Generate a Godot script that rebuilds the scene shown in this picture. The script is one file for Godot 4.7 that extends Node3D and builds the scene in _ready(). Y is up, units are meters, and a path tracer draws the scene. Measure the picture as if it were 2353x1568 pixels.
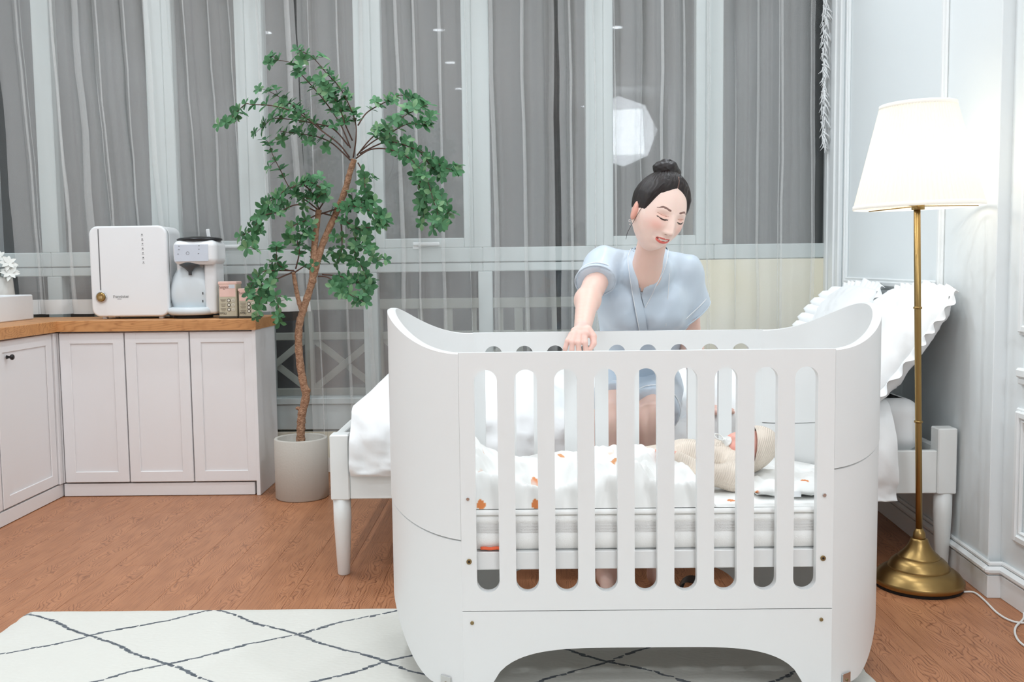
extends Node3D
# A nursery at night: white crib, bed, sheer curtains, kitchen unit, artificial tree, floor lamp, a seated person and a baby.
# Pixel helpers take coordinates in the 2353 x 1568 frame; depth always comes from the plane or thing a point lies on.

const FOCAL := 2200.0
var lens_basis := Basis(Vector3.UP, deg_to_rad(0.57)) * Basis(Vector3.RIGHT, deg_to_rad(-4.47)) * Basis(Vector3.BACK, deg_to_rad(-0.7))
var eye := Vector3(0, 1.08, 0)
var taken := {}
var rng := RandomNumberGenerator.new()

func ray(x, y): return lens_basis * Vector3((x - 1176.5) / FOCAL, -(y - 784.0) / FOCAL, -1.0)
func at_z(x, y, z):
	var d = ray(x, y)
	return eye + d * (z / d.z)
func at_y(x, y, h):
	var d = ray(x, y)
	return eye + d * ((h - eye.y) / d.y)
func at_x(x, y, w):
	var d = ray(x, y)
	return eye + d * (w / d.x)

# ---------------------------------------------------------------- naming
func numbered(called):
	var n = taken.get(called, 0)
	taken[called] = n + 1
	return called if n == 0 else "%s_%03d" % [called, n]
func tag(o, label, category, group = ""):
	o.set_meta("label", label)
	o.set_meta("category", category)
	if group: o.set_meta("group", group)
	return o
func thing(called, label, category, at = Vector3.ZERO, group = ""):
	var o = Node3D.new()
	o.name = numbered(called)
	add_child(o)
	o.position = at
	return tag(o, label, category, group)
func structure(o):
	o.set_meta("kind", "structure")
	return o
func holder(called):
	var o = Node3D.new()
	o.name = called
	add_child(o)
	return structure(o)
func obj(called, st, m, parent = self, make_normals = true):
	if make_normals: st.generate_normals()
	var o = MeshInstance3D.new()
	o.mesh = st.commit()
	o.material_override = m
	o.name = numbered(called) if parent == self else called
	parent.add_child(o, true)
	return o
func part_of(mesh, called, m, parent, where = Vector3.ZERO, turn = Basis.IDENTITY):
	var o = MeshInstance3D.new()
	o.mesh = mesh
	o.material_override = m
	o.name = called
	parent.add_child(o, true)
	o.transform = Transform3D(turn, where)
	return o

# ---------------------------------------------------------------- mesh building
func surf(group = 0):
	var st = SurfaceTool.new()
	st.begin(Mesh.PRIMITIVE_TRIANGLES)
	st.set_smooth_group(group)
	st.set_uv(Vector2.ZERO)
	return st
func tri(st, a, b, c):
	st.add_vertex(a)
	st.add_vertex(b)
	st.add_vertex(c)
func quad(st, a, b, c, d):
	tri(st, a, b, c)
	tri(st, a, c, d)
func tri_out(st, a, b, c, mid):
	if (a - c).cross(a - b).dot((a + b + c) / 3.0 - mid) < 0.0: tri(st, a, c, b)
	else: tri(st, a, b, c)
# a sheet of nu x nv cells from f(u, v), u and v in 0..1
func grid(st, nu, nv, f, flip = false, tint = null):
	var p = PackedVector3Array()
	var cols = []
	for j in nv + 1:
		for i in nu + 1:
			var u = float(i) / nu
			var v = float(j) / nv
			var q = f.call(u, v)
			p.append(q)
			if tint: cols.append(tint.call(u, v, q))
	for j in nv:
		for i in nu:
			var a = j * (nu + 1) + i
			var ids = [a, a + nu + 1, a + nu + 2, a, a + nu + 2, a + 1]
			if flip: ids = [a, a + nu + 2, a + nu + 1, a, a + 1, a + nu + 2]
			for k in ids:
				if tint: st.set_color(cols[k])
				st.set_uv(Vector2(float(k % (nu + 1)) / nu, float(k / (nu + 1)) / nv))
				st.add_vertex(p[k])
# bevelled box
func bevel_box(st, c, s, b = 0.003, turn = Basis.IDENTITY):
	st.set_smooth_group(-1)
	var h = s / 2.0
	b = minf(b, minf(h.x, minf(h.y, h.z)) * 0.8)
	var pt = func(sx, sy, sz, axis):
		var q = Vector3(h.x if axis == 0 else h.x - b, h.y if axis == 1 else h.y - b, h.z if axis == 2 else h.z - b)
		return c + turn * Vector3(sx * q.x, sy * q.y, sz * q.z)
	for s1 in [-1, 1]:
		var fx = [pt.call(s1, -1, -1, 0), pt.call(s1, 1, -1, 0), pt.call(s1, 1, 1, 0), pt.call(s1, -1, 1, 0)]
		var fy = [pt.call(-1, s1, -1, 1), pt.call(1, s1, -1, 1), pt.call(1, s1, 1, 1), pt.call(-1, s1, 1, 1)]
		var fz = [pt.call(-1, -1, s1, 2), pt.call(1, -1, s1, 2), pt.call(1, 1, s1, 2), pt.call(-1, 1, s1, 2)]
		for q in [fx, fy, fz]:
			tri_out(st, q[0], q[1], q[2], c)
			tri_out(st, q[0], q[2], q[3], c)
		for s2 in [-1, 1]:
			var e = [[pt.call(s1, s2, -1, 0), pt.call(s1, s2, 1, 0), pt.call(s1, s2, 1, 1), pt.call(s1, s2, -1, 1)],
				[pt.call(s1, -1, s2, 0), pt.call(s1, 1, s2, 0), pt.call(s1, 1, s2, 2), pt.call(s1, -1, s2, 2)],
				[pt.call(-1, s1, s2, 1), pt.call(1, s1, s2, 1), pt.call(1, s1, s2, 2), pt.call(-1, s1, s2, 2)]]
			for q in e:
				tri_out(st, q[0], q[1], q[2], c)
				tri_out(st, q[0], q[2], q[3], c)
			for s3 in [-1, 1]:
				tri_out(st, pt.call(s1, s2, s3, 0), pt.call(s1, s2, s3, 1), pt.call(s1, s2, s3, 2), c)
	st.set_smooth_group(0)
func boxed(called, c, s, m, parent = self, b = 0.003, turn = Basis.IDENTITY):
	var st = surf(-1)
	bevel_box(st, c, s, b, turn)
	return obj(called, st, m, parent)
# box with rounded edges and exact normals
func round_box(called, c, s, r, m, parent = self, n = 5, turn = Basis.IDENTITY, squash = null):
	var st = surf()
	var lon = []
	for q in 4:
		for i in n + 1: lon.append([q * PI / 2 + i * PI / 2 / n, [1, -1, -1, 1][q], [1, 1, -1, -1][q]])
	lon.append(lon[0])
	var lat = []
	for i in n + 1: lat.append([-PI / 2 + i * PI / 2 / n, -1])
	for i in n + 1: lat.append([i * PI / 2 / n, 1])
	var h = s / 2.0 - Vector3(r, r, r)
	var at = func(i, j):
		var a = lon[i]
		var b = lat[j]
		var nrm = Vector3(cos(b[0]) * cos(a[0]), sin(b[0]), cos(b[0]) * sin(a[0]))
		var p = Vector3(a[1] * h.x, b[1] * h.y, a[2] * h.z) + nrm * r
		if squash != null: p = squash.call(p)
		return [c + turn * p, turn * nrm]
	for j in lat.size() - 1:
		for i in lon.size() - 1:
			var q = [at.call(i, j), at.call(i, j + 1), at.call(i + 1, j + 1), at.call(i + 1, j)]
			for k in [0, 2, 1, 0, 3, 2]:
				st.set_normal(q[k][1])
				st.add_vertex(q[k][0])
	return obj(called, st, m, parent, squash != null)
# plate in the x-y plane with rounded corners (corner) and rounded edges (edge); z is its depth
func slab(called, c, w, h, depth, corner, edge, m, parent = self, turn = Basis.IDENTITY):
	var loop = []
	for q in 4:
		var sx = [1, -1, -1, 1][q]
		var sy = [1, 1, -1, -1][q]
		for i in 9:
			var a = PI / 2 * (q + i / 8.0)
			loop.append([Vector2(sx * (w / 2 - corner), sy * (h / 2 - corner)), Vector2(cos(a), sin(a))])
	var rings = []
	for i in 5:
		var a = PI / 2 * i / 4.0
		rings.append([corner - edge + edge * sin(a), -depth / 2 + edge - edge * cos(a), sin(a), -cos(a)])
	for i in 5:
		var a = PI / 2 * i / 4.0
		rings.append([corner - edge + edge * cos(a), depth / 2 - edge + edge * sin(a), cos(a), sin(a)])
	var st = surf()
	var put = func(k, r):
		var l = loop[k % loop.size()]
		var g = rings[r]
		st.set_normal(turn * Vector3(l[1].x * g[2], l[1].y * g[2], g[3]))
		var p = l[0] + l[1] * g[0]
		st.add_vertex(c + turn * Vector3(p.x, p.y, g[1]))
	for r in rings.size() - 1:
		for k in loop.size():
			for e in [[k, r], [k + 1, r + 1], [k + 1, r], [k, r], [k, r + 1], [k + 1, r + 1]]: put.call(e[0], e[1])
	for e in [[0, -1.0], [rings.size() - 1, 1.0]]:
		for k in loop.size():
			var mid = c + turn * Vector3(0, 0, rings[e[0]][1])
			var ids = [k, k + 1] if e[1] < 0 else [k + 1, k]
			st.set_normal(turn * Vector3(0, 0, e[1]))
			st.add_vertex(mid)
			put.call(ids[0], e[0])
			put.call(ids[1], e[0])
	return obj(called, st, m, parent, false)
func smooth_path(pts, k = 6):
	var out = []
	var n = pts.size()
	for i in n - 1:
		var a = pts[maxi(i - 1, 0)]
		var b = pts[i]
		var c = pts[i + 1]
		var d = pts[mini(i + 2, n - 1)]
		for j in k:
			var t = float(j) / k
			out.append(0.5 * ((2.0 * b) + (c - a) * t + (2.0 * a - 5.0 * b + 4.0 * c - d) * t * t + (3.0 * b - a - 3.0 * c + d) * t * t * t))
	out.append(pts[n - 1])
	return out
# tube along points; radius is a number or an array
func tube(st, pts, radius, sides = 8, closed = false):
	var n = pts.size()
	var rings = []
	var up = Vector3.UP
	for i in n:
		var t = (pts[(i + 1) % n] - pts[(i - 1 + n) % n]) if closed else (pts[mini(i + 1, n - 1)] - pts[maxi(i - 1, 0)])
		t = t.normalized()
		if i == 0: up = t.cross(Vector3.RIGHT if absf(t.x) < 0.8 else Vector3.UP).normalized()
		up = (up - t * up.dot(t)).normalized()
		var side = t.cross(up)
		var r = radius[i] if radius is Array else radius
		var ring = []
		for k in sides:
			var a = TAU * k / sides
			ring.append(pts[i] + (up * cos(a) + side * sin(a)) * r)
		rings.append(ring)
	var last = n if closed else n - 1
	for i in last:
		var a = rings[i]
		var b = rings[(i + 1) % n]
		for k in sides:
			var k2 = (k + 1) % sides
			quad(st, a[k], a[k2], b[k2], b[k])
	if not closed:
		for k in sides:
			tri(st, pts[0], rings[0][(k + 1) % sides], rings[0][k])
			tri(st, pts[n - 1], rings[n - 1][k], rings[n - 1][(k + 1) % sides])
# surface of revolution round y; profile of Vector2(radius, height), bottom to top
func lathe(st, prof, segs = 32, at = Vector3.ZERO, turn = Basis.IDENTITY, groups = false):
	for i in prof.size() - 1:
		if groups: st.set_smooth_group(i + 1)
		for k in segs:
			var a = TAU * k / segs
			var b = TAU * (k + 1) / segs
			var p = func(q, ang): return at + turn * Vector3(q.x * cos(ang), q.y, q.x * sin(ang))
			quad(st, p.call(prof[i], a), p.call(prof[i], b), p.call(prof[i + 1], b), p.call(prof[i + 1], a))
# upright plate: columns of [x, low, high] between z0 (front) and z1 (back)
func plate(st, cols, z0, z1, ends = 3):
	st.set_smooth_group(-1)
	for i in cols.size() - 1:
		var a = cols[i]
		var b = cols[i + 1]
		var f = [Vector3(a[0], a[1], z0), Vector3(a[0], a[2], z0), Vector3(b[0], b[2], z0), Vector3(b[0], b[1], z0)]
		var k = [Vector3(a[0], a[1], z1), Vector3(a[0], a[2], z1), Vector3(b[0], b[2], z1), Vector3(b[0], b[1], z1)]
		quad(st, f[0], f[1], f[2], f[3])
		quad(st, k[3], k[2], k[1], k[0])
		quad(st, f[1], k[1], k[2], f[2])
		quad(st, f[3], k[3], k[0], f[0])
	if ends:
		for e in [[cols[0], 1, 1], [cols[-1], -1, 2]]:
			if not (ends & e[2]): continue
			var c = e[0]
			var q = [Vector3(c[0], c[1], z0), Vector3(c[0], c[1], z1), Vector3(c[0], c[2], z1), Vector3(c[0], c[2], z0)]
			if e[1] < 0: q.reverse()
			quad(st, q[0], q[1], q[2], q[3])
	st.set_smooth_group(0)
# ---------------------------------------------------------------- smooth bodies
# bone: [a, b, ra, rb] and optionally a cut [point, normal] that removes what lies beyond it
func bone_distance(p, bn):
	var ab = bn[1] - bn[0]
	var t = clampf((p - bn[0]).dot(ab) / maxf(ab.length_squared(), 1e-9), 0.0, 1.0)
	var d = (p - bn[0] - ab * t).length() - lerpf(bn[2], bn[3], t)
	if bn.size() > 4: d = maxf(d, (p - bn[4][0]).dot(bn[4][1]))
	return d
func body_distance(p, bones, k):
	var d = 1.0
	for bn in bones:
		var e = bone_distance(p, bn)
		var h = maxf(k - absf(d - e), 0.0) / k
		d = minf(d, e) - h * h * k * 0.25
	return d
func nets(st, bones, k, cell, tint = null, bend = null, keep = null):
	var lo = Vector3(1e9, 1e9, 1e9)
	var hi = -lo
	for bn in bones:
		for e in 2:
			var r = Vector3.ONE * (bn[2 + e] + cell * 3 + 0.01)
			lo = lo.min(bn[e] - r)
			hi = hi.max(bn[e] + r)
	var nx = int((hi.x - lo.x) / cell) + 2
	var ny = int((hi.y - lo.y) / cell) + 2
	var nz = int((hi.z - lo.z) / cell) + 2
	var f = PackedFloat32Array()
	f.resize(nx * ny * nz)
	f.fill(0.2)
	for bn in bones:
		var a = bn[0]
		var ab = bn[1] - bn[0]
		var l2 = maxf(ab.length_squared(), 1e-9)
		var ra = bn[2]
		var dr = bn[3] - bn[2]
		var m = Vector3.ONE * (maxf(bn[2], bn[3]) + k + cell * 2.5)
		var b0 = (a.min(bn[1]) - m - lo) / cell
		var b1 = (a.max(bn[1]) + m - lo) / cell
		var cut = bn.size() > 4
		for z in range(maxi(int(b0.z), 0), mini(int(b1.z) + 1, nz)):
			for y in range(maxi(int(b0.y), 0), mini(int(b1.y) + 1, ny)):
				var row = nx * (y + ny * z)
				for x in range(maxi(int(b0.x), 0), mini(int(b1.x) + 1, nx)):
					var p = lo + Vector3(x, y, z) * cell
					var q = p - a
					var t = clampf(q.dot(ab) / l2, 0.0, 1.0)
					var e = (q - ab * t).length() - ra - dr * t
					if cut: e = maxf(e, (p - bn[4][0]).dot(bn[4][1]))
					var d = f[row + x]
					var h = k - absf(d - e)
					if h > 0.0: d = minf(d, e) - h * h / k * 0.25
					else: d = minf(d, e)
					f[row + x] = d
	if bend != null:
		for z in nz:
			for y in ny:
				var row = nx * (y + ny * z)
				for x in nx:
					if absf(f[row + x]) < 0.03: f[row + x] += bend.call(lo + Vector3(x, y, z) * cell)
	var ids = PackedInt32Array()
	ids.resize(nx * ny * nz)
	ids.fill(-1)
	var pts = PackedVector3Array()
	var far = cell * 3.0
	var off = [0, 1, nx, nx + 1, nx * ny, nx * ny + 1, nx * ny + nx, nx * ny + nx + 1]
	var corner = [Vector3(0, 0, 0), Vector3(1, 0, 0), Vector3(0, 1, 0), Vector3(1, 1, 0), Vector3(0, 0, 1), Vector3(1, 0, 1), Vector3(0, 1, 1), Vector3(1, 1, 1)]
	var edges = [[0, 1], [2, 3], [4, 5], [6, 7], [0, 2], [1, 3], [4, 6], [5, 7], [0, 4], [1, 5], [2, 6], [3, 7]]
	for z in nz - 1:
		for y in ny - 1:
			var row = nx * (y + ny * z)
			for x in nx - 1:
				var v0 = f[row + x]
				if v0 > far or v0 < -far: continue
				var inside = 0
				for o in off:
					if f[row + x + o] < 0.0: inside += 1
				if inside == 0 or inside == 8: continue
				var sum = Vector3.ZERO
				var n = 0
				for e in edges:
					var fa = f[row + x + off[e[0]]]
					var fb = f[row + x + off[e[1]]]
					if (fa < 0.0) != (fb < 0.0):
						sum += corner[e[0]].lerp(corner[e[1]], fa / (fa - fb))
						n += 1
				ids[row + x] = pts.size()
				pts.append(lo + (Vector3(x, y, z) + sum / n) * cell)
	var step = [1, nx, nx * ny]
	for z in range(1, nz - 1):
		for y in range(1, ny - 1):
			var row = nx * (y + ny * z)
			for x in range(1, nx - 1):
				var i = row + x
				if ids[i] < 0: continue
				for ax in 3:
					var fa = f[i]
					var fb = f[i + step[ax]]
					if (fa < 0.0) == (fb < 0.0): continue
					var s1 = step[(ax + 1) % 3]
					var s2 = step[(ax + 2) % 3]
					var q = [ids[i - s1 - s2], ids[i - s2], ids[i], ids[i - s1]]
					if q.has(-1): continue
					if keep != null and not keep.call((pts[q[0]] + pts[q[2]]) * 0.5): continue
					if fa < 0.0: q = [q[0], q[3], q[2], q[1]]
					for kk in [0, 1, 2, 0, 2, 3]:
						if tint != null: st.set_color(tint.call(pts[q[kk]]))
						st.add_vertex(pts[q[kk]])
# first point of a body met from p going along dir
func meet(p, dir, bones, k, far = 1.5):
	var t = 0.0
	dir = dir.normalized()
	for i in 90:
		var d = body_distance(p + dir * t, bones, k)
		if d < 0.0006: return p + dir * t
		t += maxf(d * 0.8, 0.0005)
		if t > far: break
	return p + dir * t

# ---------------------------------------------------------------- materials
func mat(r, g, b, rough = 0.5, metal = 0.0):
	var m = StandardMaterial3D.new()
	m.albedo_color = Color(r / 255.0, g / 255.0, b / 255.0)
	m.roughness = rough
	m.metallic = metal
	return m
func noise(freq, oct = 3, sd = 1):
	var n = FastNoiseLite.new()
	n.seed = sd
	n.frequency = freq
	n.fractal_octaves = oct
	return n
func noise_tex(freq, lo, hi, size = 256, sd = 1, oct = 3):
	var im = noise(freq, oct, sd).get_seamless_image(size, size)
	var out = Image.create(size, size, false, Image.FORMAT_RGB8)
	for y in size:
		for x in size:
			out.set_pixel(x, y, lo.lerp(hi, im.get_pixel(x, y).r))
	return ImageTexture.create_from_image(out)
func grain(m, freq, depth, scale = 4.0, sd = 3, size = 256):
	m.heightmap_enabled = true
	var im = noise(freq, 3, sd).get_seamless_image(size, size)
	m.heightmap_texture = ImageTexture.create_from_image(im)
	m.heightmap_scale = depth
	m.uv1_triplanar = true
	m.uv1_scale = Vector3.ONE * scale
	return m
func lin(r, g, b): return Color(r / 255.0, g / 255.0, b / 255.0).srgb_to_linear()
func bump(x, w): return exp(-(x * x) / (w * w))
func soft(a, b, x):
	var t = clampf((x - a) / (b - a), 0.0, 1.0)
	return t * t * (3.0 - 2.0 * t)

const CEILING := 3.05
const GLASS_Z := -5.05
const UMBRELLA := Vector3(1.15, 2.58, 0.9)
var M := {}

func _ready():
	rng.seed = 7
	set_camera_and_light()
	make_materials()
	room()
	windows()
	outside()
	curtains()
	kitchen()
	appliances()
	bed()
	crib()
	rug()
	lamp()
	potted_tree()
	person()
	baby()
	fittings()

func set_camera_and_light():
	var cam = Camera3D.new()
	cam.name = "camera"
	add_child(cam)
	cam.transform = Transform3D(lens_basis, eye)
	cam.fov = rad_to_deg(2.0 * atan(784.0 / FOCAL))
	cam.near = 0.05
	cam.far = 100.0
	cam.current = true
	var we = WorldEnvironment.new()
	we.name = "environment"
	var e = Environment.new()
	e.background_mode = Environment.BG_COLOR
	e.background_color = Color(0.012, 0.012, 0.014)
	e.tonemap_mode = Environment.TONE_MAPPER_LINEAR
	e.tonemap_exposure = 1.06
	e.sdfgi_enabled = true
	e.ssao_enabled = true
	e.ssil_enabled = true
	we.environment = e
	add_child(we)
	# the photographer's umbrella, behind and to the right of the camera
	var a = AreaLight3D.new()
	a.name = "umbrella_light"
	a.area_size = Vector2(0.52, 0.52)
	a.light_energy = UMBRELLA_ENERGY
	a.light_color = Color(0.932, 0.967, 0.995)
	a.shadow_enabled = true
	a.set("area_range", 14.0)
	add_child(a)
	a.look_at_from_position(UMBRELLA + umbrella_aim() * 0.03, UMBRELLA + umbrella_aim())
	# recessed ceiling spots
	for p in downlight_spots():
		var s = SpotLight3D.new()
		s.name = "downlight_lamp"
		s.light_energy = DOWNLIGHT_ENERGY
		s.light_color = Color(0.932, 0.967, 0.995)
		s.spot_angle = 76.0
		s.spot_angle_attenuation = 0.4
		s.spot_range = 8.0
		s.light_size = 0.045
		s.shadow_enabled = true
		add_child(s, true)
		s.position = p + Vector3(0, -0.016, 0)
		s.rotation = Vector3(-PI / 2, 0, 0)

const UMBRELLA_ENERGY := 0.62
const DOWNLIGHT_ENERGY := 0.78
func umbrella_aim(): return (Vector3(0.1, 0.7, -3.0) - UMBRELLA).normalized()
func downlight_spots():
	var out = []
	for x in [-2.1, -0.66, 0.82]:
		for z in [-4.15, -3.25, -1.95, -0.67, 0.7, 2.0]: out.append(Vector3(x, CEILING, z))
	return out

# ---------------------------------------------------------------- materials
func wood_image(w, h, sd, dark, light, loops):
	# plain-sawn grain: nested arches that drift along the board, with fine pores
	var n1 = noise(0.006, 2, sd).get_image(w, h)
	var n2 = noise(0.02, 3, sd + 5)
	n2.noise_type = FastNoiseLite.TYPE_SIMPLEX
	var im = Image.create(w, h, false, Image.FORMAT_RGB8)
	var pores = noise(0.09, 2, sd + 9).get_image(w, h / 16)
	for y in h:
		var c = 0.5 + 0.2 * sin(y * 0.004 + sd * 1.7)
		for x in w:
			var u = (float(x) / w - c) * 2.0
			var warp = n1.get_pixel(x, y).r
			var ring = u * u * loops * 2.2 + warp * 5.0 + y * 0.0045 * loops * 0.45
			var r = fposmod(ring, 1.0)
			var line = pow(r, 5.0) * 0.9 + 0.22 * pow(1.0 - r, 6.0)
			var pore = pores.get_pixel(x, y / 16).r
			line = line * (0.5 + pore * 0.7) + maxf(pore - 0.55, 0.0) * 0.9
			im.set_pixel(x, y, light.lerp(dark, clampf(line * 0.9 + (warp - 0.5) * 0.2, 0.0, 1.0)))
	return ImageTexture.create_from_image(im)

func make_materials():
	M.wall = mat(233, 238, 239, 0.65)
	M.wall_back = mat(246, 244, 234, 0.8)
	M.wall_back.albedo_texture = noise_tex(0.012, Color(0.96, 0.93, 0.84), Color(1, 1, 1), 128, 21)
	M.wall_back.uv1_triplanar = true
	M.wall_back.uv1_scale = Vector3.ONE * 0.7
	M.trim = mat(240, 243, 243, 0.4)
	M.ceiling = mat(240, 240, 238, 0.9)
	M.frame = mat(200, 208, 207, 0.4)
	M.glass = mat(235, 240, 240, 0.02)
	M.glass.transparency = BaseMaterial3D.TRANSPARENCY_ALPHA
	M.glass.albedo_color.a = 0.04
	M.sheer = mat(250, 250, 248, 0.95)
	M.sheer.transparency = BaseMaterial3D.TRANSPARENCY_ALPHA
	M.sheer.albedo_color.a = 0.23
	M.sheer.cull_mode = BaseMaterial3D.CULL_DISABLED
	M.sheer_hem = mat(250, 250, 248, 0.95)
	M.sheer_hem.transparency = BaseMaterial3D.TRANSPARENCY_ALPHA
	M.sheer_hem.albedo_color.a = 0.75
	M.sheer_hem.cull_mode = BaseMaterial3D.CULL_DISABLED
	M.rail_out = mat(196, 200, 188, 0.8)
	M.cabinet = mat(238, 236, 236, 0.42)
	M.crib = mat(234, 235, 234, 0.36)
	M.bed = mat(240, 242, 240, 0.4)
	M.linen = grain(mat(246, 247, 247, 0.95), 0.03, 0.12, 2.0, 31)
	M.linen.rim_enabled = true
	M.linen.rim = 0.25
	M.fleece = grain(mat(247, 247, 244, 1.0), 0.2, 0.06, 6.0, 33)
	M.fleece.rim_enabled = true
	M.fleece.rim = 0.4
	M.steel = mat(205, 205, 205, 0.25, 1.0)
	M.bolt = mat(150, 132, 96, 0.4, 1.0)
	M.brass = mat(160, 132, 84, 0.33, 1.0)
	M.black = mat(22, 22, 24, 0.3)
	M.rubber = mat(18, 18, 18, 0.8)
	M.white_plastic = mat(238, 239, 240, 0.28)
	M.cool_plastic = mat(222, 230, 234, 0.3)
	M.grey_plastic = mat(170, 172, 174, 0.4)
	M.concrete = grain(mat(196, 192, 183, 0.85), 0.06, 0.05, 5.0, 41)
	M.bark = grain(mat(200, 160, 130, 0.9), 0.05, 0.5, 7.0, 43)
	M.bark.albedo_texture = noise_tex(0.05, Color(0.66, 0.6, 0.56), Color(1, 1, 1), 128, 44)
	M.twig = mat(92, 66, 56, 0.8)
	M.leaf = []
	for c in [[66, 116, 74], [80, 132, 88], [56, 100, 66], [110, 148, 104]]:
		var m = mat(c[0], c[1], c[2], 0.55)
		m.cull_mode = BaseMaterial3D.CULL_DISABLED
		m.backlight_enabled = true
		m.backlight = Color(0.1, 0.22, 0.1)
		M.leaf.append(m)
	M.soil = grain(mat(70, 56, 44, 1.0), 0.1, 0.6, 8.0, 45)
	M.floor = []
	for i in 3:
		var m = mat(255, 255, 255, 0.42)
		m.albedo_texture = wood_image(256, 1024, 11 + i * 7, Color8(112, 64, 38), Color8(187, 129, 91), 5.0 + i)
		M.floor.append(m)
	M.worktop = mat(255, 255, 255, 0.45)
	M.worktop.albedo_texture = wood_image(256, 1024, 77, Color8(160, 104, 58), Color8(208, 150, 96), 3.0)
	M.subfloor = mat(92, 62, 44, 0.9)

# ---------------------------------------------------------------- room shell
func room():
	# floor: boards along z, each its own piece, on a sub-floor
	var fl = holder("floor")
	boxed("subfloor", Vector3(-0.2, -0.06, -0.3), Vector3(5.7, 0.1, 9.9), M.subfloor, fl, 0.001)
	var w = 0.145
	var ln = 1.21
	var meshes = []
	for v in 10:
		var st = surf(-1)
		var hx = w / 2 - 0.0003
		var hz = ln / 2 - 0.0003
		var b = 0.0006
		var o = Vector2(rng.randf(), rng.randf())
		var uv = func(p): return o + Vector2((p.x / w + 0.5), p.z / ln + 0.5)
		var top = [Vector3(-hx + b, 0, -hz + b), Vector3(hx - b, 0, -hz + b), Vector3(hx - b, 0, hz - b), Vector3(-hx + b, 0, hz - b)]
		var low = [Vector3(-hx, -b, -hz), Vector3(hx, -b, -hz), Vector3(hx, -b, hz), Vector3(-hx, -b, hz)]
		var bot = [Vector3(-hx, -0.0098, -hz), Vector3(hx, -0.0098, -hz), Vector3(hx, -0.0098, hz), Vector3(-hx, -0.0098, hz)]
		var faces = [top]
		for k in 4:
			var k2 = (k + 1) % 4
			faces.append([low[k], low[k2], top[k2], top[k]])
			faces.append([bot[k], bot[k2], low[k2], low[k]])
		for f in faces:
			for k in [0, 1, 2, 0, 2, 3]:
				st.set_uv(uv.call(f[k]))
				st.add_vertex(f[k])
		st.generate_normals()
		meshes.append(st.commit())
	var x = -2.95
	var col = 0
	while x < 2.6:
		var z = -5.0 + ln / 2 - ln * fposmod(col * 0.37, 1.0)
		while z - ln / 2 < 2.1:
			if z + ln / 2 > -5.0:
				part_of(meshes[rng.randi() % 10], "plank", M.floor[rng.randi() % 3], fl, Vector3(x + w / 2, 0, z))
			z += ln
		x += w
		col += 1
	boxed("far_boards", Vector3(-0.2, -0.005, 3.4), Vector3(5.7, 0.0098, 1.9), M.floor[0], fl, 0.0005)
	structure(boxed("ceiling", Vector3(-0.2, CEILING + 0.06, -0.3), Vector3(5.7, 0.12, 9.9), M.ceiling))
	structure(boxed("wall_left", Vector3(-2.93, CEILING / 2, -0.4), Vector3(0.2, CEILING, 9.7), M.wall))
	structure(boxed("wall_front", Vector3(-0.2, CEILING / 2, 4.4), Vector3(5.7, CEILING, 0.2), M.wall))
	# right wall, turned three degrees, thicker towards the window
	var wr = holder("wall_right")
	wr.position = Vector3(1.5, 0, -3.045)
	wr.rotation.y = deg_to_rad(-3.0)
	boxed("thick_wall", Vector3(0.12, CEILING / 2, -1.05), Vector3(0.24, CEILING, 2.1), M.wall, wr, 0.002)
	# nearer the camera the wall runs straight, then the room widens
	var nw = Node3D.new()
	nw.name = "near_wall"
	wr.add_child(nw)
	nw.rotation.y = deg_to_rad(3.0)
	boxed("thin_wall", Vector3(0.139, CEILING / 2, 1.5), Vector3(0.2, CEILING, 3.0), M.wall, nw, 0.002)
	boxed("return_wall", Vector3(0.59, CEILING / 2, 2.9), Vector3(0.75, CEILING, 0.2), M.wall, nw, 0.002)
	boxed("far_wall", Vector3(0.95, CEILING / 2, 5.2), Vector3(0.2, CEILING, 4.8), M.wall, nw, 0.002)
	var frame_on = func(x0, z0, z1, y0, y1, called, on = wr):
		for r in [[0.044, 0.010, 0.0], [0.022, 0.019, 0.009], [0.008, 0.013, 0.035]]:
			var t = r[0]
			var d = r[1]
			var i = r[2]
			var st = surf(-1)
			bevel_box(st, Vector3(x0 - d / 2, (y0 + y1) / 2, z0 - i - t / 2), Vector3(d, y1 - y0 - 2 * i, t), 0.004)
			bevel_box(st, Vector3(x0 - d / 2, (y0 + y1) / 2, z1 + i + t / 2), Vector3(d, y1 - y0 - 2 * i, t), 0.004)
			bevel_box(st, Vector3(x0 - d / 2, y0 + i + t / 2, (z0 + z1) / 2), Vector3(d, t, z0 - z1 - 2 * i - 2 * t), 0.004)
			bevel_box(st, Vector3(x0 - d / 2, y1 - i - t / 2, (z0 + z1) / 2), Vector3(d, t, z0 - z1 - 2 * i - 2 * t), 0.004)
			obj(called, st, M.trim, on)
	frame_on.call(0.0, -0.42, -1.66, 0.965, 2.8, "panel_moulding")
	frame_on.call(0.039, 2.4, 0.09, 0.85, 2.8, "panel_moulding", nw)
	frame_on.call(0.039, 2.4, 0.09, 0.20, 0.625, "panel_moulding", nw)
	var cr = surf(-1)
	bevel_box(cr, Vector3(0.039 - 0.011, 0.735, 1.55), Vector3(0.022, 0.03, 2.9), 0.006)
	bevel_box(cr, Vector3(0.039 - 0.007, 0.71, 1.55), Vector3(0.014, 0.022, 2.9), 0.004)
	obj("chair_rail", cr, M.trim, nw)
	# fluted casing beside the window
	for k in 4:
		boxed("casing_bead", Vector3(-0.012 - 0.004 * (k % 2), CEILING / 2, -1.745 - k * 0.062), Vector3(0.024 + 0.008 * (k % 2), CEILING, 0.056), M.trim, wr, 0.006)
	# baseboard following both thicknesses and the small step
	var bb = holder("baseboard_right")
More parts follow.
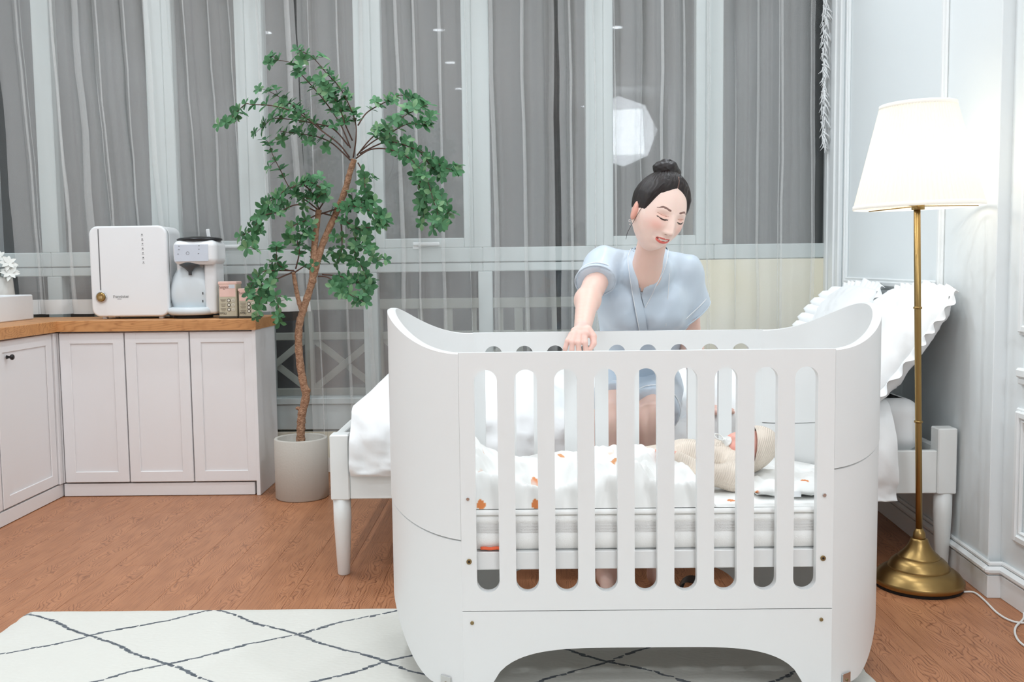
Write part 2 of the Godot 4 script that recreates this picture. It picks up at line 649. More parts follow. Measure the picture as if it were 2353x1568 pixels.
	bb.position = wr.position
	bb.rotation = wr.rotation
	var nb = Node3D.new()
	nb.name = "near_baseboard"
	bb.add_child(nb)
	nb.rotation.y = deg_to_rad(3.0)
	for s in [[0.0, -1.0, 2.06, bb], [0.039, 1.5, 2.94, nb]]:
		var zz = s[1]
		boxed("base_board", Vector3(s[0] - 0.008, 0.037, zz), Vector3(0.016, 0.074, s[2]), M.trim, s[3], 0.002)
		boxed("base_cap", Vector3(s[0] - 0.012, 0.090, zz), Vector3(0.024, 0.026, s[2]), M.trim, s[3], 0.009)
		boxed("base_lip", Vector3(s[0] - 0.006, 0.110, zz), Vector3(0.012, 0.014, s[2]), M.trim, s[3], 0.004)
	boxed("base_board", Vector3(0.0115, 0.037, 0.008 + 0.022), Vector3(0.055, 0.074, 0.016), M.trim, bb, 0.002)
	boxed("base_cap", Vector3(0.0095, 0.090, 0.012 + 0.022), Vector3(0.067, 0.026, 0.024), M.trim, bb, 0.009)
	boxed("base_lip", Vector3(0.013, 0.110, 0.006 + 0.022), Vector3(0.05, 0.014, 0.012), M.trim, bb, 0.004)

func px_x(x, y = 400.0): return at_z(x, y, GLASS_Z).x

# ---------------------------------------------------------------- window wall
func windows():
	var wb = holder("wall_back")
	var zc = GLASS_Z - 0.05
	var xr = px_x(1480)
	boxed("apron", Vector3((-2.95 + xr) / 2, 0.11, zc), Vector3(xr + 2.95, 0.22, 0.2), M.wall_back, wb, 0.002)
	boxed("apron", Vector3((1.75 + xr) / 2, 0.551, zc), Vector3(1.75 - xr, 1.102, 0.2), M.wall_back, wb, 0.002)
	boxed("lintel", Vector3(-0.6, 2.93, zc), Vector3(4.8, 0.24, 0.2), M.wall_back, wb, 0.002)
	boxed("pier", Vector3(1.70, CEILING / 2, zc), Vector3(0.12, CEILING, 0.2), M.wall, wb, 0.002)
	var mull = [-2.83, px_x(118), px_x(372), px_x(597), px_x(842), px_x(1107), px_x(1365), px_x(1637), 1.625]
	var y0 = 1.18
	var y1 = 2.78
	var bar = func(parent, c, s, called = "frame_bar"): return boxed(called, c, s, M.frame, parent, 0.004)
	for i in 8:
		var w = holder("window_%d" % (i + 1))
		var a = mull[i]
		var b = mull[i + 1]
		var mid = (a + b) / 2
		var open_low = mid < xr - 0.2
		var zf = GLASS_Z + 0.005
		# mullion on the left of each bay, split at the transom
		bar.call(w, Vector3(a, (y0 + y1) / 2, zf), Vector3(0.09, y1 - y0, 0.09), "mullion")
		if a < xr - 0.1: bar.call(w, Vector3(a + 0.012, (0.40 + 1.055) / 2, zf), Vector3(0.075, 0.655, 0.09), "mullion")
		bar.call(w, Vector3(mid, 1.142, zf), Vector3(b - a, 0.076, 0.094), "transom")
		if open_low: bar.call(w, Vector3(mid, 1.078, zf), Vector3(b - a, 0.046, 0.086), "transom")
		bar.call(w, Vector3(mid, y1 + 0.02, zf), Vector3(b - a, 0.06, 0.09), "head")
		var lo = a + 0.045
		var hi = b - 0.045
		if i in [2, 4, 6]:
			# opening casement with its own narrower frame
			var t = 0.05
			var zz = zf + 0.012
			bar.call(w, Vector3(lo + t / 2, (y0 + y1) / 2, zz), Vector3(t, y1 - y0, 0.07), "casement_stile")
			bar.call(w, Vector3(hi - t / 2, (y0 + y1) / 2, zz), Vector3(t, y1 - y0, 0.07), "casement_stile")
			bar.call(w, Vector3(mid, y0 + t / 2, zz), Vector3(hi - lo - 2 * t, t, 0.07), "casement_rail")
			if i != 6:
				var hp = Vector3(mid + (0.01 if i == 4 else 0.1), y0 + 0.02, zz + 0.04)
				var hd = round_box("window_handle", hp, Vector3(0.14, 0.02, 0.02), 0.008, M.trim, w, 4)
				boxed("handle_plate", hp + Vector3(-0.055, -0.008, -0.004), Vector3(0.03, 0.035, 0.012), M.trim, hd, 0.002)
		boxed("pane", Vector3(mid, (y0 + y1) / 2, zf), Vector3(hi - lo, y1 - y0, 0.005), M.glass, w, 0.0005)
		if open_low:
			boxed("pane", Vector3(mid, 0.728, zf), Vector3(hi - lo + 0.02, 0.656, 0.005), M.glass, w, 0.0005)
			boxed("sill", Vector3(mid, 0.385, GLASS_Z + 0.02), Vector3(b - a, 0.034, 0.11), M.frame, w, 0.004)
			boxed("sill_board", Vector3(mid, 0.30, GLASS_Z + 0.015), Vector3(b - a, 0.134, 0.09), M.frame, w, 0.003)
	# corner wall stub left of the windows closes the room
	boxed("pier", Vector3(-2.86, CEILING / 2, zc), Vector3(0.06, CEILING, 0.2), M.wall, wb, 0.002)

func outside():
	# balcony beyond the glass: slab, handrails and crossed lattice
	var z = -5.72
	var xs = [-3.1, at_z(560, 760, z).x, at_z(640, 760, z).x - 0.02, at_z(740, 760, z).x + 0.02, at_z(860, 760, z).x]
	var t = thing("balcony_railing", "pale timber balcony railing with crossed lattice seen through the night window", "railing", Vector3(0, 0, z))
	var yt = at_z(800, 772, z).y
	var yb = at_z(800, 900, z).y
	var ytop = at_z(800, 700, z).y
	boxed("handrail", Vector3(-0.6, ytop, 0), Vector3(5.2, 0.06, 0.07), M.rail_out, t, 0.004)
	boxed("rail", Vector3(-0.6, yt, 0), Vector3(5.2, 0.045, 0.04), M.rail_out, t, 0.004)
	boxed("rail", Vector3(-0.6, yb, 0), Vector3(5.2, 0.045, 0.04), M.rail_out, t, 0.004)
	var pitch = at_z(872, 800, z).x - at_z(712, 800, z).x
	var x0 = at_z(712, 800, z).x
	for k in range(-10, 11):
		var x = x0 + k * pitch
		if x < -3.1 or x + pitch > 2.0: continue
		boxed("post", Vector3(x, (ytop - 0.1) / 2 + 0.03, 0), Vector3(0.05, ytop + 0.04, 0.05), M.rail_out, t, 0.004)
		var h = yt - yb - 0.04
		var w = pitch - 0.05
		for s in [-1, 1]:
			var st = surf(-1)
			bevel_box(st, Vector3(x + pitch / 2, (yt + yb) / 2, 0.008 * s), Vector3(sqrt(h * h + w * w), 0.04, 0.014), 0.002, Basis(Vector3.BACK, s * atan2(h, w)))
			obj("lattice_bar", st, M.rail_out, t)
	for k in 10:
		boxed("baluster", Vector3(x0 + 0.35 + k * 0.16, (ytop + yt) / 2, 0), Vector3(0.03, ytop - yt, 0.03), M.rail_out, t, 0.003)
	tag(boxed("balcony_slab", Vector3(-0.6, -0.06, -5.55), Vector3(5.4, 0.1, 0.8), M.concrete), "grey concrete balcony slab outside below the crossed railing", "balcony")

# ---------------------------------------------------------------- sheer curtains
func curtain(called, label, x0, x1, folds, y_low, sd, lean, z = -4.90):
	var t = thing(called, label, "curtain", Vector3(0, 0, z), "sheer curtains along the window wall")
	var n = noise(1.0, 2, sd)
	var W = x1 - x0
	var at = func(u, v):
		# v runs from the top to the hem
		var s = u + 0.03 * n.get_noise_2d(u * 7.0, 3.0)
		var ph = TAU * folds * s + 2.6 * n.get_noise_2d(u * 5.0, 11.0)
		var fat = 0.5 + 0.9 * n.get_noise_2d(u * 9.0, 31.0) + 0.22 * n.get_noise_2d(u * 6.0, 50.0 + v * 1.2)
		var A = W / (TAU * folds) * clampf(0.8 + 1.15 * fat, 0.3, 2.3) * (0.8 + 0.2 * v)
		# narrow pleats between the broad folds show as thin pale lines
		var ph2 = TAU * folds * 2.7 * s + 4.0 * n.get_noise_2d(u * 8.0, 71.0)
		var A2 = W / (TAU * folds * 2.7) * clampf(0.75 + 1.3 * n.get_noise_2d(u * 16.0, 91.0), 0.0, 1.25)
		var x = x0 + W * s + A * sin(ph) * 0.92 + A2 * sin(ph2) + lean * v * (1.0 - u * 0.4) + 0.012 * n.get_noise_2d(u * 4.0, 80.0 + v * 2.5)
		var zz = 0.032 * cos(ph) * clampf(0.6 + fat, 0.3, 1.4) + 0.008 * n.get_noise_2d(u * 12.0, v * 3.0)
		return Vector3(x, lerpf(2.72, y_low, v), zz)
	var st = surf()
	grid(st, folds * 44, 12, at)
	obj("sheer_panel", st, M.sheer, t)
	var hem = surf()
	var low = 0.075 / (2.72 - y_low)
	grid(hem, folds * 44, 2, func(u, v):
		var p = at.call(u, 1.0 - low + low * v)
		return p + Vector3(0, 0, 0.0015))
	obj("hem", hem, M.sheer_hem, t)
	return t
func curtains():
	curtain("sheer_curtain", "white sheer curtain ending above the wooden worktop", px_x(44), px_x(698), 11, 0.862, 3, 0.08, -4.93)
	curtain("sheer_curtain", "white sheer floor-length curtain behind the leafy tree and bed foot", px_x(700), px_x(1279), 10, 0.03, 8, 0.03)
	curtain("sheer_curtain", "white sheer floor-length curtain behind the woman in blue", px_x(1272), px_x(1868), 11, 0.03, 15, 0.01)
	var st = surf()
	tube(st, [Vector3(-2.8, 2.735, -4.91), Vector3(1.58, 2.735, -4.91)], 0.012, 10)
	tag(obj("curtain_rail", st, M.trim), "white curtain rail carrying the sheer curtains above the windows", "curtain rail")
	# feathery white trim hanging in the gap between curtain and casing
	var f = surf()
	rng.seed = 91
	var n = 0
	for k in 240:
		var y = lerpf(2.62, at_z(1885, 335, -4.9).y, pow(rng.randf(), 0.85))
		var p = Vector3(px_x(1879, 300) - 0.01 + rng.randf_range(-0.008, 0.008), y, -4.93 + rng.randf_range(-0.015, 0.015))
		var d = Vector3(rng.randf_range(-0.02, 0.035), -rng.randf_range(0.02, 0.07), rng.randf_range(-0.015, 0.015))
		tube(f, [p, p + d * 0.5 + Vector3(0.004, 0, 0), p + d], [0.004, 0.003, 0.0006], 4)
	var o = obj("feather_garland", f, M.linen)
	tag(o, "white feathery garland hanging beside the window casing", "garland")
	o.set_meta("kind", "stuff")

const TOP := 0.848
# shaker door: stiles, rails and a recessed field; lies in the x-y plane facing +z, then turned and moved
func shaker_door(parent, at, turn, w, h):
	var d = Node3D.new()
	d.name = "door"
	parent.add_child(d, true)
	d.transform = Transform3D(turn, at)
	var st = surf(-1)
	var s = 0.052
	bevel_box(st, Vector3(0, 0, 0.0065), Vector3(w - 0.004, h - 0.004, 0.013), 0.001)
	bevel_box(st, Vector3(-w / 2 + s / 2 + 0.002, 0, 0.0165), Vector3(s, h - 0.004, 0.007), 0.0025)
	bevel_box(st, Vector3(w / 2 - s / 2 - 0.002, 0, 0.0165), Vector3(s, h - 0.004, 0.007), 0.0025)
	bevel_box(st, Vector3(0, h / 2 - s / 2 - 0.002, 0.0165), Vector3(w - 2 * s + 0.004, s, 0.007), 0.0025)
	bevel_box(st, Vector3(0, -h / 2 + s / 2 + 0.002, 0.0165), Vector3(w - 2 * s + 0.004, s, 0.007), 0.0025)
	obj("door_front", st, M.cabinet, d)
	return d
func kitchen():
	var zf = -4.5
	var edges = [at_z(141, 930, zf).x, at_z(291, 930, zf).x, at_z(440, 930, zf).x, at_z(591, 930, zf).x]
	var t = thing("base_cabinet", "white three-door base cabinet under the wooden worktop beside the potted tree", "cabinet")
	var xe = at_z(598, 1100, zf).x
	boxed("body", Vector3((edges[0] + xe) / 2 - 0.012, 0.432, -4.685), Vector3(xe - edges[0] - 0.02, 0.726, 0.32), M.cabinet, t, 0.001)
	boxed("end_panel", Vector3(xe - 0.009, 0.399, -4.675), Vector3(0.018, 0.796, 0.352), M.cabinet, t, 0.0015)
	boxed("plinth", Vector3((edges[0] + xe) / 2 - 0.02, 0.033, -4.68), Vector3(xe - edges[0] - 0.02, 0.06, 0.34), M.cabinet, t, 0.001)
	for i in 3:
		shaker_door(t, Vector3((edges[i] + edges[i + 1]) / 2, 0.43, zf - 0.02), Basis.IDENTITY, edges[i + 1] - edges[i] - 0.002, 0.722)
	var xl = -2.207
	var l = thing("base_cabinet", "white base cabinet with a small black knob below the white basin", "cabinet")
	boxed("body", Vector3(xl - 0.32, 0.432, -4.13), Vector3(0.59, 0.726, 1.4), M.cabinet, l, 0.001)
	boxed("corner_filler", Vector3(xl - 0.006, 0.43, -4.485), Vector3(0.024, 0.722, 0.028), M.cabinet, l, 0.001)
	boxed("corner_filler", Vector3((xl + edges[0]) / 2 - 0.014, 0.43, zf - 0.016), Vector3(edges[0] - xl + 0.022, 0.722, 0.02), M.cabinet, l, 0.001)
	boxed("plinth", Vector3(xl - 0.3, 0.033, -4.12), Vector3(0.59, 0.06, 1.4), M.cabinet, l, 0.001)
	for z in [[-4.468, -3.985], [-3.98, -3.50]]:
		var d = shaker_door(l, Vector3(xl - 0.022, 0.43, (z[0] + z[1]) / 2), Basis(Vector3.UP, PI / 2), z[1] - z[0], 0.722)
		if z[0] < -4.2:
			var st = surf()
			lathe(st, [Vector2(0.0, 0.0), Vector2(0.009, 0.0), Vector2(0.006, 0.006), Vector2(0.0055, 0.014), Vector2(0.012, 0.02), Vector2(0.0125, 0.026), Vector2(0.009, 0.03), Vector2(0.0, 0.031)], 18, Vector3.ZERO, Basis.IDENTITY)
			var k = obj("knob", st, M.black, d)
			k.transform = Transform3D(Basis(Vector3.RIGHT, PI / 2), Vector3(-(-4.07 - (z[0] + z[1]) / 2), 0.717 - 0.43, 0.02))
	# L-shaped oak worktop, one continuous piece
	var st = surf(-1)
	var a = [Vector2(-2.82, -4.872), Vector2(xe + 0.008, -4.872), Vector2(xe + 0.008, -4.478), Vector2(-2.187, -4.478), Vector2(-2.187, -3.42), Vector2(-2.82, -3.42)]
	var c = 0.0025
	var ins = [Vector2(1, 1), Vector2(-1, 1), Vector2(-1, -1), Vector2(-1, -1), Vector2(-1, -1), Vector2(1, -1)]
	var y0 = 0.7965
	for k in 6:
		var k2 = (k + 1) % 6
		var p = a[k]
		var q = a[k2]
		var pi = p + ins[k] * c
		var qi = q + ins[k2] * c
		quad(st, Vector3(p.x, y0, p.y), Vector3(q.x, y0, q.y), Vector3(q.x, TOP - c, q.y), Vector3(p.x, TOP - c, p.y))
		quad(st, Vector3(p.x, TOP - c, p.y), Vector3(q.x, TOP - c, q.y), Vector3(qi.x, TOP, qi.y), Vector3(pi.x, TOP, pi.y))
	for y in [TOP, y0]:
		var b = []
		for k in 6: b.append(Vector3(a[k].x + ins[k].x * c, y, a[k].y + ins[k].y * c))
		for q in [[b[0], b[1], b[2], b[3]], [b[0], b[3], b[4], b[5]]]:
			if y == TOP: quad(st, q[0], q[1], q[2], q[3])
			else: quad(st, q[3], q[2], q[1], q[0])
	M.worktop.uv1_triplanar = true
	M.worktop.uv1_world_triplanar = true
	M.worktop.uv1_scale = Vector3(0.8, 2.6, 2.6)
	tag(obj("worktop", st, M.worktop), "L-shaped oak worktop on the white base cabinets", "worktop")

func letters(called, text, height, m, parent, at, turn = Basis.IDENTITY, serif = false):
	var tm = TextMesh.new()
	var f = SystemFont.new()
	f.font_names = PackedStringArray(["Droid Serif" if serif else "Droid Sans"])
	tm.font = f
	tm.text = text
	tm.font_size = 64
	tm.pixel_size = height / 64.0
	tm.depth = 0.0006
	tm.curve_step = 4.0
	return part_of(tm, called, m, parent, at, turn)
func disc(called, at, r, depth, m, parent, turn = Basis.IDENTITY, segs = 20):
	# short bevelled cylinder along z
	var st = surf(-1)
	lathe(st, [Vector2(0, -depth / 2), Vector2(r, -depth / 2), Vector2(r, depth * 0.3), Vector2(r - depth * 0.2, depth / 2), Vector2(0, depth / 2)], segs, Vector3.ZERO, Basis(Vector3.RIGHT, PI / 2), true)
	var o = obj(called, st, m, parent)
	o.transform = Transform3D(turn, at)
	return o
func ring(called, at, r, thick, m, parent, turn = Basis.IDENTITY):
	var st = surf()
	var pts = []
	for k in 24: pts.append(Vector3(r * cos(TAU * k / 24), r * sin(TAU * k / 24), 0))
	tube(st, pts, thick, 6, true)
	var o = obj(called, st, m, parent)
	o.transform = Transform3D(turn, at)
	return o

func appliances():
	var grey = mat(120, 120, 122, 0.5)
	var dark = mat(60, 60, 62, 0.5)
	# bottle steriliser
	var p0 = at_z(203, 520, -4.6)
	var p1 = at_z(386, 722, -4.6)
	var x0 = p0.x
	var x1 = at_z(386, 622, -4.6).x
	var y1 = at_z(290, 519, -4.6).y
	var y0 = TOP + 0.012
	var w = x1 - x0
	var h = y1 - y0
	var s = thing("bottle_steriliser", "tall white rounded steriliser cabinet with a brass dial on the worktop", "appliance", Vector3((x0 + x1) / 2, TOP, -4.6))
	slab("body", Vector3(0, 0.012 + h / 2, -0.118), w - 0.006, h - 0.006, 0.166, 0.04, 0.012, M.white_plastic, s)
	slab("gasket", Vector3(0, 0.012 + h / 2, -0.031), w - 0.008, h - 0.008, 0.012, 0.038, 0.002, M.black, s)
	slab("door", Vector3(0, 0.012 + h / 2, -0.0115), w, h, 0.032, 0.042, 0.01, M.white_plastic, s)
	var kx = at_z(235, 683, -4.6).x - (x0 + x1) / 2
	var ky = at_z(235, 683, -4.6).y - TOP
	var gx = kx - 0.004
	boxed("handle_groove", Vector3(gx, (ky + 0.03 + h - 0.02) / 2 + 0.01, 0.0035), Vector3(0.006, h - ky - 0.035, 0.004), grey, s, 0.001)
	var k = disc("dial", Vector3(kx, ky, 0.012), 0.021, 0.016, M.brass, s)
	ring("dial_ring", Vector3(0, 0, 0.0), 0.0235, 0.003, M.steel, k)
	for i in 3: boxed("dial_mark", Vector3(-0.006 + i * 0.006, -0.001, 0.0085), Vector3(0.002, 0.012, 0.001), mat(240, 220, 170, 0.4), k, 0.0003)
	for i in 7:
		var q = at_z(327 + i * 0.6, 539 + i * 10.6, -4.6) - s.position
		boxed("icon", Vector3(q.x, q.y, 0.0049), Vector3(0.006, 0.005, 0.001), grey, s, 0.0002)
		boxed("icon_caption", Vector3(q.x, q.y - 0.007, 0.0049), Vector3(0.011, 0.0015, 0.001), grey, s, 0.0002)
	var lq = at_z(279, 682, -4.6) - s.position
	letters("lettering", "Furnistar", 0.017, dark, s, Vector3(lq.x, lq.y, 0.005), Basis.IDENTITY, true)
	boxed("caption", Vector3(lq.x - 0.008, lq.y - 0.011, 0.0049), Vector3(0.02, 0.002, 0.001), grey, s, 0.0002)
	for sx in [-1, 1]:
		for sz in [-0.03, -0.17]:
			boxed("foot", Vector3(sx * (w / 2 - 0.05), 0.008, sz), Vector3(0.022, 0.016, 0.022), M.white_plastic, s, 0.003)
	# formula maker
	var c = Vector3(at_z(447, 650, -4.66).x, TOP, -4.66)
	var f = thing("formula_maker", "white formula milk maker with a black lid beside the steriliser", "appliance", c)
	var loc = func(x, y, z): return at_z(x, y, c.z + z) - c
	var st = surf()
	var e0 = loc.call(448, 660, -0.03)
	grid(st, 40, 24, func(u, v):
		# broad egg shell at the back, cut flat below
		var a = TAU * u
		var b = PI * (v - 0.5)
		var q = Vector3(cos(b) * cos(a) * 0.128, sin(b) * 0.155, cos(b) * sin(a) * 0.085)
		q.x *= 1.0 - 0.28 * clampf(q.y / 0.155, -0.2, 1.0)
		return Vector3(e0.x + 0.004, maxf(e0.y - 0.012 + q.y, 0.018), -0.02) + Vector3(q.x, 0, q.z))
	obj("back_shell", st, M.cool_plastic, f)
	var hA = loc.call(394, 553, 0.1)
	var hB = loc.call(498, 608, 0.1)
	round_box("head", Vector3((hA.x + hB.x) / 2, (hA.y + hB.y) / 2, 0.02), Vector3(hB.x - hA.x, hA.y - hB.y, 0.17), 0.03, M.white_plastic, f, 6)
	var cA = loc.call(404, 612, 0.03)
	var cB = loc.call(470, 705, 0.03)
	round_box("column", Vector3((cA.x + cB.x) / 2, (cA.y + cB.y) / 2 + 0.02, -0.02), Vector3(cB.x - cA.x, cA.y - cB.y + 0.06, 0.09), 0.012, M.white_plastic, f, 5)
	var rA = loc.call(466, 575, 0.06)
	var rB = loc.call(499, 722, 0.06)
	round_box("flank", Vector3((rA.x + rB.x) / 2, (rA.y + rB.y) / 2, -0.01), Vector3(rB.x - rA.x, rA.y - rB.y, 0.14), 0.016, M.white_plastic, f, 5)
	round_box("panel", Vector3((hA.x + hB.x) / 2 - 0.012, (hA.y + hB.y) / 2 - 0.002, 0.1055), Vector3(hB.x - hA.x - 0.05, hA.y - hB.y - 0.036, 0.003), 0.001, mat(206, 212, 222, 0.15), f, 3)
	for q in [[411, 566], [411, 574], [409, 584], [457, 565], [457, 573], [456, 583]]:
		var b = loc.call(q[0], q[1], 0.108)
		boxed("button_mark", Vector3(b.x, b.y, 0.1075), Vector3(0.006, 0.003, 0.001), grey, f, 0.0002)
	var db = loc.call(431, 582, 0.108)
	ring("button_ring", Vector3(db.x, db.y, 0.1075), 0.007, 0.0007, grey, f)
	var lid = surf()
	var lp = loc.call(450, 551, 0.0)
	lathe(lid, [Vector2(0.0, -0.004), Vector2(0.098, -0.004), Vector2(0.108, 0.002), Vector2(0.108, 0.008), Vector2(0.094, 0.013), Vector2(0.05, 0.019), Vector2(0.0, 0.021)], 36)
	var lo = obj("lid", lid, M.black, f)
	lo.position = Vector3((hA.x + hB.x) / 2 + 0.002, hA.y + 0.0, 0.02)
	lo.scale = Vector3(1, 1, 0.8)
	var sm = mat(52, 66, 74, 0.08)
	sm.clearcoat_enabled = true
	var fp = loc.call(435, 600, 0.07)
	boxed("funnel_collar", Vector3(fp.x - 0.002, fp.y + 0.004, 0.075), Vector3(0.098, 0.022, 0.05), M.black, f, 0.006)
	letters("lettering", "Bun", 0.014, mat(220, 224, 228, 0.4), f, Vector3(fp.x - 0.014, fp.y + 0.004, 0.1003))
	boxed("chrome_strip", Vector3(fp.x + 0.018, fp.y + 0.004, 0.1), Vector3(0.03, 0.012, 0.002), M.steel, f, 0.0005)
	var fu = surf()
	lathe(fu, [Vector2(0.004, -0.062), Vector2(0.008, -0.062), Vector2(0.008, -0.046), Vector2(0.022, -0.032), Vector2(0.05, -0.012), Vector2(0.052, 0.0), Vector2(0.0, 0.0)], 28)
	var fo = obj("funnel", fu, sm, f)
	fo.position = Vector3(fp.x + 0.002, fp.y - 0.006, 0.07)
	fo.scale = Vector3(1.05, 1, 0.55)
	var br = surf()
	lathe(br, [Vector2(0.0, 0.016), Vector2(0.1, 0.016), Vector2(0.112, 0.024), Vector2(0.115, 0.036), Vector2(0.108, 0.05), Vector2(0.09, 0.056), Vector2(0.084, 0.051), Vector2(0.0, 0.05)], 40)
	var bo = obj("tray", br, M.cool_plastic, f)
	bo.position = Vector3(e0.x - 0.002, 0, 0.02)
	bo.scale = Vector3(1, 1, 0.8)
	var ft = surf()
	lathe(ft, [Vector2(0, 0.0), Vector2(0.09, 0.0), Vector2(0.092, 0.017), Vector2(0, 0.017)], 32, Vector3.ZERO, Basis.IDENTITY, true)
	var fb = obj("foot_ring", ft, M.rubber, f)
	fb.position = Vector3(e0.x, 0, 0.0)
	var sp = loc.call(447, 665, 0.03)
	round_box("sensor", Vector3(sp.x, sp.y, 0.026), Vector3(0.014, 0.007, 0.006), 0.0029, M.black, f, 3)
	for q in [[417, 674], [471, 674], [418, 692], [471, 692]]:
		var b = loc.call(q[0], q[1], 0.03)
		boxed("slot", Vector3(b.x, b.y, 0.0255 if q[0] < 450 else 0.0605), Vector3(0.004, 0.012, 0.003), M.black, f, 0.0005)
	round_box("scoop_handle", loc.call(479, 536, -0.06) + Vector3(0, -0.01, 0), Vector3(0.018, 0.06, 0.008), 0.0035, M.white_plastic, f, 4, Basis(Vector3.BACK, 0.12))
	# two boxed bottles
	var pink = mat(238, 200, 188, 0.45)
	var clear = mat(196, 188, 164, 0.2)
	var cream = mat(226, 222, 208, 0.5)
	for q in [[500, 543, 648, "taller clear box with a pink top and round icons beside the formula maker"], [546, 590, 664, "shorter clear box with a pink top and round icons at the worktop end"]]:
		var z = -4.55
		var a0 = at_z(q[0], q[2], z)
		var a1 = at_z(q[1], q[2], z)
		var bw = a1.x - a0.x
		var bh = a0.y - TOP
		var b = thing("bottle_box", q[3], "box", Vector3((a0.x + a1.x) / 2, TOP, z - bw / 2), "boxed baby bottles")
		round_box("box_body", Vector3(0, bh * 0.5, 0), Vector3(bw - 0.003, bh - 0.0005, bw - 0.003), 0.006, clear, b, 4)
		boxed("box_lid", Vector3(0, bh - 0.006, 0), Vector3(bw, 0.014, bw), pink, b, 0.003)
		boxed("box_base", Vector3(0, 0.006, 0), Vector3(bw, 0.011, bw), mat(70, 64, 52, 0.5), b, 0.002)
		var fz = bw / 2 - 0.0015
		var tall = bh > 0.16
		boxed("label_panel", Vector3(0, bh * 0.76, fz), Vector3(bw - 0.012, bh * 0.34, 0.0012), pink, b, 0.0003)
		letters("lettering", "hegen", 0.019, mat(120, 84, 74, 0.5), b, Vector3(-bw * 0.17, bh * 0.85, fz + 0.001))
		boxed("badge", Vector3(bw * 0.24, bh * 0.87, fz + 0.001), Vector3(bw * 0.32, bh * 0.1, 0.0012), mat(214, 218, 224, 0.4), b, 0.0003)
		letters("lettering", "PPSU", 0.014, mat(60, 56, 46, 0.5), b, Vector3(-bw * 0.26, 0.024, fz + 0.0015))
		for i in 3:
			for j in 2:
				var o = disc("icon", Vector3(bw * (0.06 + 0.23 * j), bh * (0.49 - 0.125 * i), fz + 0.0008), 0.0085, 0.002, cream if j else mat(74, 64, 54, 0.5), b)
				disc("icon_face", Vector3(0, 0, 0.0012), 0.0058, 0.001, cream if not j else mat(196, 190, 172, 0.5), o)
			for j in 3: boxed("print_line", Vector3(-bw * 0.24, bh * (0.52 - 0.125 * i) - j * 0.0055, fz + 0.0006), Vector3(bw * (0.3 - 0.05 * j), 0.0014, 0.0008), mat(110, 96, 80, 0.6), b, 0.0002)
	# basin
	var bs = thing("wash_basin", "white rectangular vessel basin on the oak worktop", "basin", Vector3(-2.595, TOP, -4.42))
	var ws = surf(-1)
	var bw = 0.39
	var bl = 0.54
	var bh = 0.122
	for sx in [-1, 1]: bevel_box(ws, Vector3(sx * (bw / 2 - 0.008), bh / 2, 0), Vector3(0.016, bh, bl), 0.005)
	for sz in [-1, 1]: bevel_box(ws, Vector3(0, bh / 2, sz * (bl / 2 - 0.008)), Vector3(bw - 0.02, bh, 0.016), 0.005)
	bevel_box(ws, Vector3(0, 0.012, 0), Vector3(bw - 0.02, 0.023, bl - 0.02), 0.003)
	obj("bowl", ws, M.white_plastic, bs)
	disc("drain", Vector3(0, 0.026, 0), 0.024, 0.006, M.steel, bs, Basis(Vector3.RIGHT, -PI / 2))
	# vase with white flowers behind the basin
	var vp = at_z(4, 640, -4.79)
	var v = surf()
	lathe(v, [Vector2(0, 0), Vector2(0.045, 0), Vector2(0.052, 0.04), Vector2(0.056, 0.12), Vector2(0.05, 0.2), Vector2(0.046, 0.21), Vector2(0.042, 0.205), Vector2(0.046, 0.12), Vector2(0.0, 0.02)], 28)
	var vo = obj("vase", v, mat(232, 230, 224, 0.35))
	vo.position = Vector3(vp.x, TOP, -4.79)
	tag(vo, "white ceramic vase of flowers behind the basin", "vase")
	rng.seed = 5
	var petal = mat(238, 238, 232, 0.8)
	petal.cull_mode = BaseMaterial3D.CULL_DISABLED
	var sage = mat(148, 160, 150, 0.8)
	sage.cull_mode = BaseMaterial3D.CULL_DISABLED
	for i in 7:
		var b = thing("flower_stem", "white artificial flower on a thin grey-green stem in the ceramic vase", "flower", Vector3(vp.x, TOP + 0.05, -4.79), "flowers in the vase")
		var a = TAU * i / 7.0
		var tip = Vector3(0.07 * cos(a), 0.19 + 0.032 * (i % 3), 0.03 + 0.04 * sin(a))
		if i == 0: tip = Vector3(0.065, 0.225, 0.05)
		if i == 1: tip = Vector3(0.075, 0.175, 0.06)
		var ss = surf()
		tube(ss, smooth_path([Vector3(0.012 * cos(a), 0, 0.012 * sin(a)), Vector3(tip.x * 0.3, 0.14, tip.z * 0.3), tip], 4), 0.0018, 5)
		obj("stem", ss, sage, b)
		# open star-shaped head turned towards the room
		var ax = (tip.normalized() * 0.5 + Vector3(0.35, 0.15, 0.8)).normalized()
		var e1 = ax.cross(Vector3.UP).normalized()
		var e2 = e1.cross(ax)
		for kk in 8:
			var pa = TAU * kk / 8.0 + rng.randf() * 0.3
			var ps = surf()
			var out = (e1 * cos(pa) + e2 * sin(pa) + ax * (0.3 + 0.4 * (kk % 2))).normalized()
			var side = out.cross(ax).normalized()
			grid(ps, 2, 4, func(u, vv):
				var wd = 0.0105 * sin(PI * (0.12 + 0.84 * vv))
				return tip + out * (vv * 0.047) + side * (u - 0.5) * 2.0 * wd + ax * (absf(u - 0.5) * 0.006 - 0.014 * vv * vv))
			obj("petal", ps, petal, b)
